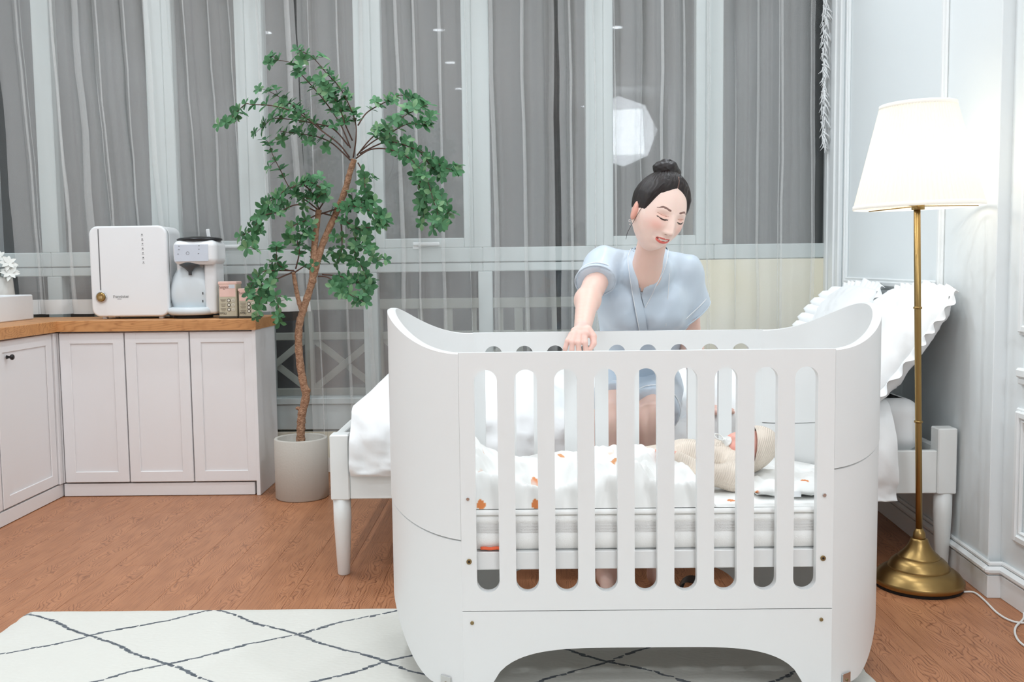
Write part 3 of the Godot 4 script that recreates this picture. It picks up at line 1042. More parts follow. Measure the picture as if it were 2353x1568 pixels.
		for kk in 5:
			var ls = surf()
			var base = Vector3(tip.x * 0.35, 0.15 + 0.012 * kk, tip.z * 0.35)
			var out = Vector3(cos(a + kk * 1.4), 0.25, sin(a + kk * 1.4)).normalized()
			var side = out.cross(Vector3.UP).normalized()
			grid(ls, 2, 3, func(u, vv): return base + out * vv * 0.055 + side * (u - 0.5) * 0.007 * sin(PI * (0.1 + 0.85 * vv)) - Vector3.UP * 0.015 * vv * vv)
			obj("leaf", ls, sage, b)

# soft pillow: two bulging faces, optional ruffle round the edge. ax, ay are half axes, nrm the thickness direction
func pillow(called, label, c, ax, ay, nrm, thick, m, sd, ruffle = 0.0, group = "", category = "pillow"):
	var n = noise(1.0, 2, sd)
	var t = thing(called, label, category, c, group)
	var st = surf()
	var at = func(u, v, side):
		var x = u * 2.0 - 1.0
		var y = v * 2.0 - 1.0
		var e = (1.0 - pow(absf(x), 3.5)) * (1.0 - pow(absf(y), 3.5))
		var pinch = 1.0 - 0.06 * (1.0 - absf(absf(x) - absf(y))) * 0.0 - 0.05 * (x * x * y * y) + 0.03 * (x * x * (1 - y * y))
		var wr = 0.012 * n.get_noise_2d(x * 2.4 + side * 9.0, y * 2.4) + 0.006 * n.get_noise_2d(x * 7.0, y * 6.0 + side * 5.0)
		return ax * x * pinch + ay * y * pinch + nrm * side * (thick * 0.5 * pow(maxf(e, 0.0), 0.45) + wr * pow(maxf(e, 0.0), 0.3))
	for side in [-1.0, 1.0]:
		grid(st, 26, 22, func(u, v): return at.call(u, v, side), side > 0)
	obj("cover", st, m, t)
	if ruffle > 0.0:
		var rf = surf()
		var per = 300
		var edge = func(u):
			var k = fposmod(u, 1.0) * 4.0
			var q = int(k)
			var r = (k - q) * 2.0 - 1.0
			return [Vector2(r, -1), Vector2(1, r), Vector2(-r, 1), Vector2(-1, -r)][q % 4]
		grid(rf, per, 3, func(u, v):
			var e = edge.call(u)
			var o = e.normalized()
			var base = ax * e.x * (1.0 - 0.05 * e.x * e.x * e.y * e.y) + ay * e.y * (1.0 - 0.05 * e.x * e.x * e.y * e.y)
			var dir = (ax.normalized() * o.x + ay.normalized() * o.y).normalized()
			return base * 0.985 + dir * v * ruffle * (1.0 + 0.12 * sin(u * TAU * 11.0)) + nrm * v * ruffle * (0.26 * sin(u * TAU * 34.0 + 1.5 * sin(u * 40.0)) - 0.05))
		obj("ruffle", rf, m, t)
	return t

func bed():
	var t = thing("bed_frame", "white wooden bed frame with square corner posts and tapered round legs", "bed", Vector3(0, 0, 0))
	var xl = -0.638
	var xr = 1.468
	var zf = -3.312
	var zb = -4.54
	for p in [Vector2(xl, zf), Vector2(xr, zf), Vector2(xl, zb), Vector2(xr, zb)]:
		boxed("post", Vector3(p.x, 0.388, p.y), Vector3(0.066, 0.23, 0.066), M.bed, t, 0.004)
		var st = surf()
		lathe(st, [Vector2(0, 0.0), Vector2(0.019, 0.0), Vector2(0.0215, 0.004), Vector2(0.031, 0.2), Vector2(0.031, 0.274), Vector2(0, 0.274)], 24, Vector3(p.x, 0, p.y))
		obj("leg", st, M.bed, t)
	boxed("side_rail", Vector3((xl + xr) / 2, 0.35, zf + 0.012), Vector3(xr - xl - 0.066, 0.15, 0.026), M.bed, t, 0.003)
	boxed("side_rail", Vector3((xl + xr) / 2, 0.35, zb), Vector3(xr - xl - 0.066, 0.15, 0.026), M.bed, t, 0.003)
	boxed("end_rail", Vector3(xl - 0.008, 0.388, (zf + zb) / 2), Vector3(0.03, 0.226, zf - zb - 0.066), M.bed, t, 0.003)
	boxed("end_rail", Vector3(xr + 0.008, 0.35, (zf + zb) / 2), Vector3(0.03, 0.15, zf - zb - 0.066), M.bed, t, 0.003)
	boxed("slat_base", Vector3((xl + xr) / 2, 0.385, (zf + zb) / 2), Vector3(xr - xl - 0.04, 0.03, zf - zb - 0.05), M.bed, t, 0.002)
	# mattress in a fitted sheet
	var n = noise(1.0, 2, 61)
	tag(round_box("mattress", Vector3(0.42, 0.497, -3.925), Vector3(2.0, 0.192, 1.15), 0.06, M.linen, self, 8), "white fitted-sheet mattress on the white bed frame", "mattress")
	# duvet: thick sheet that covers the mattress and falls over the front rail
	var prof = smooth_path([Vector3(0, 0.50, -4.57), Vector3(0, 0.57, -4.565), Vector3(0, 0.625, -4.5), Vector3(0, 0.645, -4.2), Vector3(0, 0.648, -3.8), Vector3(0, 0.632, -3.52), Vector3(0, 0.598, -3.37), Vector3(0, 0.54, -3.278), Vector3(0, 0.47, -3.246), Vector3(0, 0.41, -3.236), Vector3(0, 0.372, -3.246), Vector3(0, 0.358, -3.262), Vector3(0, 0.376, -3.279)], 5)
	var np = prof.size() - 1
	var st = surf()
	var x0 = -0.60
	var x1 = 1.285
	grid(st, 130, np, func(u, v):
		var q = prof[int(round(v * np))]
		var e = minf(u, 1.0 - u) * (x1 - x0)
		var rim = 1.0 - pow(1.0 - clampf(e / 0.09, 0.0, 1.0), 2.4)
		var x = lerpf(x0, x1, u)
		var puff = 0.03 * n.get_noise_2d(x * 2.6, v * 3.0) + 0.012 * n.get_noise_2d(x * 8.0, v * 9.0) + 0.007 * n.get_noise_2d(x * 19.0, v * 7.0 + 40.0)
		var p = Vector3(x, q.y, q.z)
		var over = soft(-3.36, -3.26, q.z)
		var dip = 0.075 * bump(x - 0.43, 0.2) * bump(q.z + 3.45, 0.2)
		var floor_y = lerpf(0.545, 0.40, over)
		if q.y > 0.39: p.y = lerpf(minf(q.y, 0.593), q.y + puff * (1.0 - over), rim) - dip * (1.0 - over)
		p.z += puff * over * 1.1
		# right part of the fall hangs lower
		p.y -= over * soft(0.3, 0.8, x) * clampf((0.56 - q.y) / 0.2, 0.0, 1.0) * 0.10
		if over > 0.3: p.z -= (1.0 - rim) * 0.02 * over
		return p, true)
	var d = tag(obj("duvet", st, M.linen), "puffy white duvet spread over the bed and hanging over its front rail", "duvet")
	# ruffled hem at the pillow end of the duvet
	var hm = surf()
	grid(hm, 40, 3, func(u, v):
		var z = lerpf(-4.5, -3.40, u)
		return Vector3(1.26 + v * 0.05, 0.600 + 0.008 * sin(u * 90.0) * v + 0.004 - v * 0.004, z))
	obj("ruffle", hm, M.linen, d)
	# pillows at the wall
	var lean = Vector3(0.19, 0.275, 0.03)
	var a = Vector3(0.02, 0, -0.31)
	pillow("pillow", "white frilled pillow leaning on the wall behind the floor lamp", Vector3(1.35, 0.775, -3.575), lean * 0.70, a, lean.cross(a).normalized(), 0.15, M.linen, 71, 0.045, "frilled pillows at the bed head")
	var a2 = Vector3(0.015, 0, -0.27)
	pillow("pillow", "white frilled pillow leaning on the wall next to the ribbed cushion", Vector3(1.375, 0.795, -4.24), lean * 0.62, a2, lean.cross(a2).normalized(), 0.13, M.linen, 73, 0.045, "frilled pillows at the bed head")
	# ribbed cushion in the corner
	var rc = thing("ribbed_cushion", "white cushion of thick soft ribs in the window corner of the bed", "cushion", Vector3.ZERO)
	var ends = [[1812, 742], [1824, 724], [1838, 705], [1853, 689], [1872, 674], [1893, 664]]
	for i in ends.size():
		var p = at_z(ends[i][0] + 8, ends[i][1] + 4, -4.44)
		var rs = surf()
		var pts = []
		var rad = []
		for k in 15:
			var s = k / 14.0
			pts.append(p + Vector3(s * 0.21, -s * 0.075, s * 0.07) + Vector3(0, 0.012 * sin(PI * s), 0))
			rad.append(0.028 * pow(maxf(1.0 - pow(absf(s * 2.0 - 1.0), 6.0), 0.0), 0.5) + 0.0005)
		tube(rs, pts, rad, 14)
		obj("rib", rs, M.linen, rc)

# ---------------------------------------------------------------- crib
const CF := -2.25
const CB := -2.95
const CXL := -0.151
const CXR := 0.74
const CTOP := 0.877
const ARC_R := 0.397
const ARC_A := 1.0796
func crib_end(side, phi, r):
	# point in plan on the bowed end; phi runs from the back corner (-) to the front corner (+)
	var cx = CXL + 0.1875 if side < 0 else CXR - 0.1875
	return Vector2(cx + side * r * cos(phi), (CF + CB) / 2 + r * sin(phi))
func bent_panel(called, side, low, high, m, parent, inset = 0.0, thick = 0.022):
	var n = 48
	var ro = ARC_R - inset
	var ri = ro - thick
	var st = surf(1)
	var pt = func(u, r, y):
		var p = crib_end(side, lerpf(-ARC_A, ARC_A, u), r)
		return Vector3(p.x, y, p.y)
	var f = side > 0
	grid(st, n, 6, func(u, v): return pt.call(u, ro, lerpf(low.call(u), high.call(u) - 0.003, v)), f)
	st.set_smooth_group(2)
	grid(st, n, 3, func(u, v): return pt.call(u, lerpf(ro, ri, 0.5 - 0.5 * cos(PI * v)), high.call(u) - 0.003 + 0.003 * sin(PI * v)), f)
	st.set_smooth_group(3)
	grid(st, n, 6, func(u, v): return pt.call(u, ri, lerpf(high.call(u) - 0.003, low.call(u), v)), f)
	st.set_smooth_group(4)
	grid(st, n, 1, func(u, v): return pt.call(u, lerpf(ri, ro, v), low.call(u)), f)
	st.set_smooth_group(-1)
	for u in [0.0, 1.0]:
		quad(st, pt.call(u, ro, low.call(u)), pt.call(u, ro, high.call(u)), pt.call(u, ri, high.call(u)), pt.call(u, ri, low.call(u)))
	return obj(called, st, m, parent)
func slotted_panel(called, z0, z1, y0, y1, parent):
	var st = surf(-1)
	var r = 0.0272
	var first = -0.0865
	var step = 0.0948
	var lo = 0.297
	var hi = 0.836
	var x = CXL + 0.001
	for i in 9:
		var c = first + step * i
		plate(st, [[x, y0, y1], [c - r, y0, y1]], z0, z1, 1 if i == 0 else 0)
		var bot = []
		var top = []
		for k in 17:
			var a = PI * k / 16.0
			var dx = -r * cos(a)
			var dy = r * sin(a)
			bot.append([c + dx, y0, lo + r - dy])
			top.append([c + dx, hi - r + dy, y1])
		plate(st, bot, z0, z1, 0)
		plate(st, top, z0, z1, 0)
		st.set_smooth_group(-1)
		for s in [-1, 1]:
			var q = [Vector3(c + s * r, lo + r, z0), Vector3(c + s * r, hi - r, z0), Vector3(c + s * r, hi - r, z1), Vector3(c + s * r, lo + r, z1)]
			if s < 0: q.reverse()
			quad(st, q[0], q[1], q[2], q[3])
		x = c + r
	plate(st, [[x, y0, y1], [CXR - 0.001, y0, y1]], z0, z1, 2)
	return obj(called, st, M.crib, parent)
func arch_low(x):
	# underside of the skirt boards: two feet and a wide flat arch
	var d = minf(x - (CXL + 0.07), (CXR - 0.07) - x)
	if d <= 0.0: return 0.05
	return 0.05 + 0.108 * pow(1.0 - pow(1.0 - clampf(d / 0.34, 0.0, 1.0), 4.0), 0.5)
# outline of the crib inside, closed, offset inwards
func crib_plan(t, inset):
	var k = fposmod(t, 1.0) * 4.0
	var q = int(k)
	var s = k - q
	var r = ARC_R - 0.022 - inset
	var am = asin(clampf((0.35 - 0.022 - inset) / r, -1.0, 1.0))
	if q == 0:
		var a = crib_end(-1, am, r)
		var b = crib_end(1, am, r)
		return a.lerp(b, s)
	if q == 1: return crib_end(1, lerpf(am, -am, s), r)
	if q == 2:
		var a = crib_end(1, -am, r)
		var b = crib_end(-1, -am, r)
		return a.lerp(b, s)
	return crib_end(-1, lerpf(-am, am, s), r)
func plan_slab(st, ys, n = 120, closed_top = true):
	# ys: [inset, height] rings from bottom to top
	grid(st, n, ys.size() - 1, func(u, v):
		var y = ys[int(round(v * (ys.size() - 1)))]
		var p = crib_plan(u, y[0])
		return Vector3(p.x, y[1], p.y))
	for e in [[ys[0], false], [ys[-1], true]]:
		if e[1] and not closed_top: continue
		var c = Vector3((CXL + CXR) / 2, e[0][1], (CF + CB) / 2)
		for k in n:
			var p = crib_plan(float(k) / n, e[0][0])
			var q = crib_plan(float(k + 1) / n, e[0][0])
			if e[1]: tri(st, c, Vector3(q.x, c.y, q.y), Vector3(p.x, c.y, p.y))
			else: tri(st, c, Vector3(p.x, c.y, p.y), Vector3(q.x, c.y, q.y))
func crib():
	var t = thing("baby_crib", "large white crib with slotted sides and bowed ends in front of the bed", "crib", Vector3.ZERO)
	var fp = slotted_panel("front_panel", CF, CF - 0.022, 0.2515, CTOP, t)
	var bp = slotted_panel("back_panel", CB + 0.022, CB, 0.2515, CTOP, t)
	for z in [[CF, CF - 0.022], [CB + 0.022, CB]]:
		var st = surf(-1)
		var cols = []
		for k in 61:
			var x = lerpf(CXL + 0.001, CXR - 0.001, k / 60.0)
			cols.append([x, arch_low(x), 0.2495])
		plate(st, cols, z[0], z[1])
		obj("skirt_board", st, M.crib, t)
	for side in [-1, 1]:
		var seam = 0.425 if side < 0 else 0.59
		var rise = func(u): return 0.5 - 0.5 * cos(PI * (1.0 - absf(u * 2.0 - 1.0)))
		var top = func(u): return CTOP + 0.094 * rise.call(u)
		var mid = func(u): return seam + 0.045 * rise.call(u)
		var foot = func(u):
			var d = minf(u, 1.0 - u)
			return 0.05 + 0.15 * soft(0.10, 0.44, d)
		bent_panel("end_panel", side, func(u): return mid.call(u) + 0.0015, top, M.crib, t)
		bent_panel("lower_end_panel", side, foot, func(u): return mid.call(u) - 0.0005, M.crib, t, 0.0015)
	# mattress support
	var base = surf(-1)
	plan_slab(base, [[0.004, 0.345], [0.003, 0.347], [0.003, 0.387], [0.004, 0.389]])
	obj("mattress_base", base, M.crib, t)
	# bolts on the posts, inside screws, foot brackets and castors
	for q in [[1075, 1147, M.steel, 0.0045], [1078, 1291, M.bolt, 0.0065], [1085, 1432, M.bolt, 0.0045], [1894, 1138, M.steel, 0.005], [1891, 1283, M.bolt, 0.0065], [1887, 1424, M.bolt, 0.0045]]:
		var p = at_z(q[0], q[1], CF)
		var b = disc("bolt", Vector3(p.x, p.y, CF + 0.0012), q[3], 0.004, q[2], t, Basis.IDENTITY, 14)
		if q[3] > 0.006: disc("bolt_socket", Vector3(0, 0, 0.0018), 0.003, 0.001, M.black, b, Basis.IDENTITY, 6)
	for q in [[1093, 878], [1096, 967], [1097, 1350]]:
		var p = at_x(q[0], q[1], 0.0)
		var z = -2.33
		var w = at_z(q[0], q[1], z)
		disc("barrel_nut", Vector3(CXL + 0.028, w.y, z + 0.04), 0.008, 0.004, M.steel, t, Basis(Vector3.UP, PI / 3), 14)
	for sx in [-1, 1]:
		for sz in [-1, 1]:
			var c = crib_end(sx, sz * (ARC_A - 0.13), ARC_R)
			var nrm = Vector3(sx * cos(ARC_A - 0.13), 0, sz * sin(ARC_A - 0.13))
			var turn = Basis.looking_at(-nrm)
			var pl = boxed("foot_bracket", Vector3(c.x, 0.055, c.y) + nrm * 0.0015, Vector3(0.032, 0.05, 0.003), M.steel, t, 0.002, turn)
			var sc = disc("screw", Vector3(c.x, 0.062, c.y) + nrm * 0.004, 0.0035, 0.003, M.bolt, pl, turn, 10)
			var st = surf()
			var w = Vector3(c.x, 0.0, c.y) - nrm * 0.012
			lathe(st, [Vector2(0, -0.008), Vector2(0.017, -0.008), Vector2(0.02, -0.004), Vector2(0.02, 0.004), Vector2(0.017, 0.008), Vector2(0, 0.008)], 20, w + Vector3(0, 0.034, 0), Basis(Vector3.BACK, PI / 2))
			obj("castor", st, M.grey_plastic, t)
			boxed("castor_stem", w + Vector3(0, 0.056, 0), Vector3(0.012, 0.03, 0.012), M.steel, t, 0.002)
	# mattress with a ribbed band round its side, and the printed sheet
	var ms = surf()
	plan_slab(ms, [[0.02, 0.390], [0.012, 0.396], [0.010, 0.412], [0.010, 0.431], [0.0155, 0.434], [0.010, 0.438], [0.0155, 0.441], [0.010, 0.445], [0.0155, 0.448], [0.010, 0.452], [0.0155, 0.455], [0.011, 0.459], [0.012, 0.468], [0.02, 0.476]], 140)
	var mo = tag(obj("crib_mattress", ms, M.fleece), "thick white crib mattress with a ribbed side band", "mattress")
	var zp = surf()
	var zq = []
	for k in 9: zq.append(Vector3(-0.105 + k * 0.0065, 0.397 + 0.0008 * sin(k * 1.3), CF - 0.028))
	tube(zp, zq, 0.0042, 8)
	obj("pull_tab", zp, mat(238, 104, 62, 0.6), mo)
	var sh = surf()
	plan_slab(sh, [[0.013, 0.4765], [0.0115, 0.479], [0.013, 0.484], [0.022, 0.488]], 140, false)
	var so = tag(obj("crib_sheet", sh, printed_cloth()), "white crib sheet printed with small orange fruit", "sheet")
	var top = surf()
	grid(top, 40, 24, func(u, v):
		var x = lerpf(-1.0, 1.0, u)
		var y = lerpf(-1.0, 1.0, v)
		# squeeze a square grid into the outline
		var a = crib_plan(0.125 + 0.0, 0.022)
		var z = (CF + CB) / 2 + y * 0.305
		var r = ARC_R - 0.044
		var half = (CXR - CXL) / 2 - 0.1875 + sqrt(maxf(r * r - pow(y * 0.305, 2), 0.0))
		return Vector3((CXL + CXR) / 2 + x * half, 0.4875 + 0.002 * bump(x, 0.8), z))
	obj("sheet_top", top, printed_cloth(), so)
	crib_bedding()
var cloth_cache
func printed_cloth():
	# fleece with a scattered print of orange fruit, world-mapped from above
	if cloth_cache: return cloth_cache
	var s = 512
	var im = Image.create(s, s, false, Image.FORMAT_RGB8)
	im.fill(Color8(247, 247, 244))
	var span = 1.4
	var dots = [[1107, 1072, -2.40, 0.6], [1230, 1095, -2.40, 0.62], [1558, 1117, -2.36, 0.545], [1680, 1147, -2.36, 0.49], [1848, 1096, -2.45, 0.53], [1893, 1096, -2.6, 0.52]]
	for d in dots:
		var p = at_z(d[0], d[1], d[2])
		var cx = (p.x + 0.45) / span * s
		var cy = (p.z + 3.3) / span * s
		var col = Color8(232, 142, 84)
		for y in range(-5, 6):
			for x in range(-5, 6):
				if x * x + y * y < 16 + 4 * sin(x * 2.0 + y): im.set_pixel(clampi(int(cx) + x, 0, s - 1), clampi(int(cy) + y, 0, s - 1), col)
	rng.seed = 17
	for k in 22:
		var c = Vector2(rng.randi_range(40, s - 40), rng.randi_range(40, s - 40))
		var near = false
		for d in dots:
			var p = at_z(d[0], d[1], d[2])
			if c.distance_to(Vector2((p.x + 0.45) / span * s, (p.z + 3.3) / span * s)) < 45: near = true
		if near: continue
		for y in range(-4, 5):
			for x in range(-4, 5):
				if x * x + y * y < 11: im.set_pixel(int(c.x) + x, int(c.y) + y, Color8(226, 160, 110))
	var m = mat(255, 255, 255, 1.0)
	m.albedo_texture = ImageTexture.create_from_image(im)
	m.uv1_triplanar = true
	m.uv1_world_triplanar = true
	m.uv1_triplanar_sharpness = 8.0
	m.uv1_scale = Vector3.ONE / span
	m.uv1_offset = Vector3(0.45 / span, 0.0, 3.3 / span)
	m.rim_enabled = true
	m.rim = 0.3
	cloth_cache = m
	return m
func crib_bedding():
	# rumpled fleece blanket: heaped sheet with rolled folds
	var n = noise(1.0, 3, 83)
	var folds = [
		[[Vector2(-0.10, -2.35), Vector2(-0.03, -2.33), Vector2(0.05, -2.32), Vector2(0.13, -2.34)], 0.03, 0.03],
		[[Vector2(0.13, -2.42), Vector2(0.2, -2.34), Vector2(0.25, -2.33), Vector2(0.3, -2.38), Vector2(0.33, -2.5)], 0.045, 0.03],
		[[Vector2(0.02, -2.42), Vector2(0.1, -2.45), Vector2(0.2, -2.46), Vector2(0.28, -2.5)], 0.03, 0.035],
		[[Vector2(-0.12, -2.45), Vector2(-0.05, -2.5), Vector2(0.05, -2.55), Vector2(0.1, -2.65)], 0.035, 0.04],
		[[Vector2(0.26, -2.36), Vector2(0.32, -2.33), Vector2(0.4, -2.33), Vector2(0.46, -2.36)], 0.028, 0.024],
		[[Vector2(0.2, -2.6), Vector2(0.3, -2.56), Vector2(0.38, -2.52), Vector2(0.42, -2.45)], 0.04, 0.04],
		[[Vector2(-0.14, -2.36), Vector2(-0.12, -2.5), Vector2(-0.13, -2.65)], 0.03, 0.035]]
	var paths = []
	for f in folds:
		var p3 = []
		for q in f[0]: p3.append(Vector3(q.x, 0, q.y))
		paths.append([smooth_path(p3, 4), f[1], f[2]])
	var st = surf()
	var x0 = -0.205
	var x1 = 0.47
	grid(st, 150, 110, func(u, v):
		var x = lerpf(x0, x1, u)
		var z = lerpf(-2.84, -2.296, v)
		# keep inside the bowed end
		var r = ARC_R - 0.055
		var lim = CXL + 0.1875 - sqrt(maxf(r * r - pow(z + 2.6, 2), 0.0))
		x = maxf(x, lim)
		var e = minf(minf(u, 1.0 - u) * (x1 - x0) * 1.2, (1.0 - v) * 0.544)
		e = minf(e, v * 0.544 * 1.5)
		var rim = 1.0 - pow(1.0 - clampf(e / 0.06, 0.0, 1.0), 3.0)
		var h = 0.035 + 0.02 * n.get_noise_2d(x * 4.0, z * 4.0) + 0.03 * bump(x - 0.27, 0.12) * bump(z + 2.55, 0.15) + 0.012 * absf(n.get_noise_2d(x * 11.0 + 7.0, z * 9.0))
		for f in paths:
			var best = 9.0
			for q in f[0]: best = minf(best, Vector2(q.x - x, q.z - z).length())
			h += f[1] * bump(best, f[2] * 0.8)
		# pulled up against the left end
		h += 0.10 * soft(-0.06, -0.2, x) * bump(z + 2.62, 0.16) + 0.02 * soft(0.0, -0.15, x)
		h *= 0.92
		var y = 0.4895 + h * rim
		# front edge spills over the mattress at the foot end
		return Vector3(x, y, z))
	var b = tag(obj("blanket", st, printed_cloth()), "rumpled white fleece blanket with orange print heaped at the crib's foot", "blanket")
	# flat head pillow with a small care tag
	var p = pillow("crib_pillow", "flat white baby pillow under the baby's beige hat", Vector3(0.715, 0.503, -2.53), Vector3(0.135, 0.0, 0.0), Vector3(0, 0, 0.165), Vector3.UP, 0.028, printed_cloth(), 88)
	var tg = at_z(1832, 1138, -2.36)
	boxed("care_tag", Vector3(tg.x, 0.503, -2.362) - p.position, Vector3(0.02, 0.014, 0.001), M.white_plastic, p, 0.0002, Basis(Vector3.RIGHT, -0.25))

# ---------------------------------------------------------------- rug
func rug():
	var x0 = -1.575
	var x1 = 0.9
	var z0 = -2.955
	var z1 = -1.30
	var W = 1488
	var H = 994
	# one even cream all over; only the dark lattice is printed on it
	var im = Image.create(W, H, false, Image.FORMAT_RGB8)
	im.fill(Color8(221, 220, 212))
	rng.seed = 23
	var sx = W / (x1 - x0)
	var sz = H / (z1 - z0)
	for fam in [1.0, -1.0]:
		for k in range(-12, 13):
			# points on the line (x - a) / 0.60 + fam (z - b) / 0.414 = k
			var z = z0 - 0.02
			while z < z1 + 0.02:
				var x = -1.276 + 0.60 * (k - fam * (z + 2.727) / 0.414)
				x += 0.010 * sin(z * 37.0 + k * 2.1) + rng.randf_range(-0.006, 0.006)
				if x > x0 and x < x1 and rng.randf() < 0.86:
					var l = rng.randi_range(5, 12)
					var th = rng.randi_range(3, 6)
					var px = (x - x0) * sx
					var py = (z - z0) * sz
					var col = Color8(66, 74, 82).lerp(Color8(104, 110, 116), rng.randf())
					for i in l:
						im.fill_rect(Rect2i(int(px + i - l / 2.0), int(py - fam * (i - l / 2.0) * -0.5 * -1.0), 2, th), col)
				z += 0.0042
	var m = mat(255, 255, 255, 1.0)
	m.albedo_texture = ImageTexture.create_from_image(im)
	m.rim_enabled = true
	m.rim = 0.3
	m.heightmap_enabled = true
	m.heightmap_texture = ImageTexture.create_from_image(noise(0.25, 2, 109).get_seamless_image(512, 512))
	m.heightmap_scale = 0.12
	var n = noise(3.0, 2, 105)
	var st = surf()
	grid(st, 90, 60, func(u, v):
		var e = minf(minf(u, 1 - u) * 2.45, minf(v, 1 - v) * 1.65)
		var x = lerpf(x0, x1, u) + (0.006 * n.get_noise_2d(v * 8.0, 5.0) if u == 0.0 or u == 1.0 else 0.0)
		var z = lerpf(z0, z1, v) + (0.008 * n.get_noise_2d(u * 8.0, 9.0) if v == 0.0 or v == 1.0 else 0.0)
		return Vector3(x, 0.012 * minf(1.0, e / 0.012) + 0.0012 * n.get_noise_2d(x * 2, z * 2) * minf(1.0, e / 0.012) + 0.0004, z), true)
	tag(obj("rug", st, m), "cream woven rug with a dark grey diamond lattice under the crib", "rug")

const LAMP_ENERGY := 0.013
func lamp():
	var c = Vector3(1.315, 0, -3.135)
	var t = thing("floor_lamp", "brass floor lamp with a pleated white shade beside the bed", "lamp", c)
	var st = surf()
	lathe(st, [Vector2(0, 0.0), Vector2(0.138, 0.0), Vector2(0.14, 0.01), Vector2(0, 0.01)], 48, Vector3.ZERO, Basis.IDENTITY, true)
	obj("felt_pad", st, M.rubber, t)
	st = surf()
	var tiers = [[Vector2(0.139, 0.010), Vector2(0.1425, 0.012), Vector2(0.143, 0.02), Vector2(0.1425, 0.027), Vector2(0.140, 0.030)],
		[Vector2(0.140, 0.030), Vector2(0.137, 0.034), Vector2(0.128, 0.046), Vector2(0.116, 0.056), Vector2(0.104, 0.062), Vector2(0.098, 0.064)],
		[Vector2(0.098, 0.064), Vector2(0.0975, 0.069), Vector2(0.096, 0.071)], [Vector2(0.096, 0.071), Vector2(0.088, 0.084), Vector2(0.078, 0.093), Vector2(0.069, 0.098), Vector2(0.066, 0.099)],
		[Vector2(0.066, 0.099), Vector2(0.0655, 0.103), Vector2(0.064, 0.105)], [Vector2(0.064, 0.105), Vector2(0.052, 0.116), Vector2(0.042, 0.128), Vector2(0.034, 0.141), Vector2(0.0285, 0.155), Vector2(0.027, 0.161), Vector2(0.0, 0.162)]]
	for i in tiers.size():
		st.set_smooth_group(i + 1)
		lathe(st, tiers[i], 64)
	obj("base", st, M.brass, t)
	# stem leans a little to the left
	var top = Vector3(-0.03, 1.26, 0)
	var foot = Vector3(0, 0.155, 0)
	st = surf()
	lathe(st, [Vector2(0.0, 0.158), Vector2(0.0195, 0.158), Vector2(0.0205, 0.166), Vector2(0.019, 0.18), Vector2(0.012, 0.194), Vector2(0.0, 0.196)], 24)
	obj("collar", st, M.brass, t)
	st = surf()
	tube(st, [foot, foot.lerp(top, 0.33), foot.lerp(top, 0.66), top], 0.0105, 18)
	obj("pole", st, M.brass, t)
	for s in [0.36, 0.70]:
		st = surf()
		var p = foot.lerp(top, s)
		lathe(st, [Vector2(0.0105, -0.004), Vector2(0.0135, -0.003), Vector2(0.0135, 0.003), Vector2(0.0105, 0.004)], 20, p)
		obj("joint_ring", st, M.brass, t)
	# pleated shade, open at both ends
	var sh = Node3D.new()
	sh.name = "lamp_shade"
	t.add_child(sh)
	sh.position = top + Vector3(0.0, 0.158, 0)
	sh.rotation.z = deg_to_rad(1.2)
	var cloth = mat(238, 234, 226, 0.9)
	cloth.backlight_enabled = true
	cloth.backlight = Color(0.95, 0.93, 0.88)
	cloth.cull_mode = BaseMaterial3D.CULL_DISABLED
	cloth.emission_enabled = true
	cloth.emission = Color(1.0, 0.965, 0.91)
	cloth.emission_energy_multiplier = 0.17
	st = surf()
	var h = 0.318
	grid(st, 640, 6, func(u, v):
		var a = TAU * u
		var r = lerpf(0.196, 0.114, v) + 0.0028 * sin(a * 80.0)
		return Vector3(r * cos(a), (v - 0.5) * h, r * sin(a)), true)
	obj("pleated_cloth", st, cloth, sh)
	var band = mat(246, 245, 240, 0.9)
	band.backlight_enabled = true
	band.backlight = Color(0.5, 0.48, 0.44)
	band.emission_enabled = true
	band.emission = Color(1.0, 0.965, 0.91)
	band.emission_energy_multiplier = 0.12
	for e in [[-0.5 * h, 0.198], [0.5 * h, 0.1155]]:
		st = surf()
		var y = e[0]
		var r = e[1]
		lathe(st, [Vector2(r + 0.001, y - 0.007), Vector2(r + 0.0025, y - 0.006), Vector2(r + 0.002, y + 0.006), Vector2(r, y + 0.007)], 64)
		obj("shade_band", st, band, sh)
	st = surf()
	for k in 3:
		var a = TAU * k / 3.0
		tube(st, [Vector3(0, -0.16, 0), Vector3(0.195 * cos(a), -0.165, 0.195 * sin(a))], 0.0018, 6)
	lathe(st, [Vector2(0, -0.172), Vector2(0.02, -0.172), Vector2(0.02, -0.16), Vector2(0.014, -0.12), Vector2(0, -0.12)], 18)
	obj("holder", st, M.brass, sh)
	var bm = mat(255, 250, 240, 0.5)
	bm.emission_enabled = true
	bm.emission = Color(1.0, 0.93, 0.82)
	bm.emission_energy_multiplier = 0.9
	st = surf()
	lathe(st, [Vector2(0, -0.12), Vector2(0.014, -0.118), Vector2(0.018, -0.09), Vector2(0.03, -0.055), Vector2(0.03, -0.035), Vector2(0.018, -0.014), Vector2(0, -0.008)], 20)
	obj("bulb", st, bm, sh)
	var l = OmniLight3D.new()
	l.name = "lamp_light"
	l.light_energy = LAMP_ENERGY
	l.light_color = Color(1.0, 0.9, 0.78)
	l.light_size = 0.025
	l.omni_range = 9.0
	l.shadow_enabled = true
	sh.add_child(l)
	l.position = Vector3(0, -0.045, 0)
	# flex lying on the floor
	var cord = mat(232, 232, 228, 0.5)
	st = surf()
	var pts = []
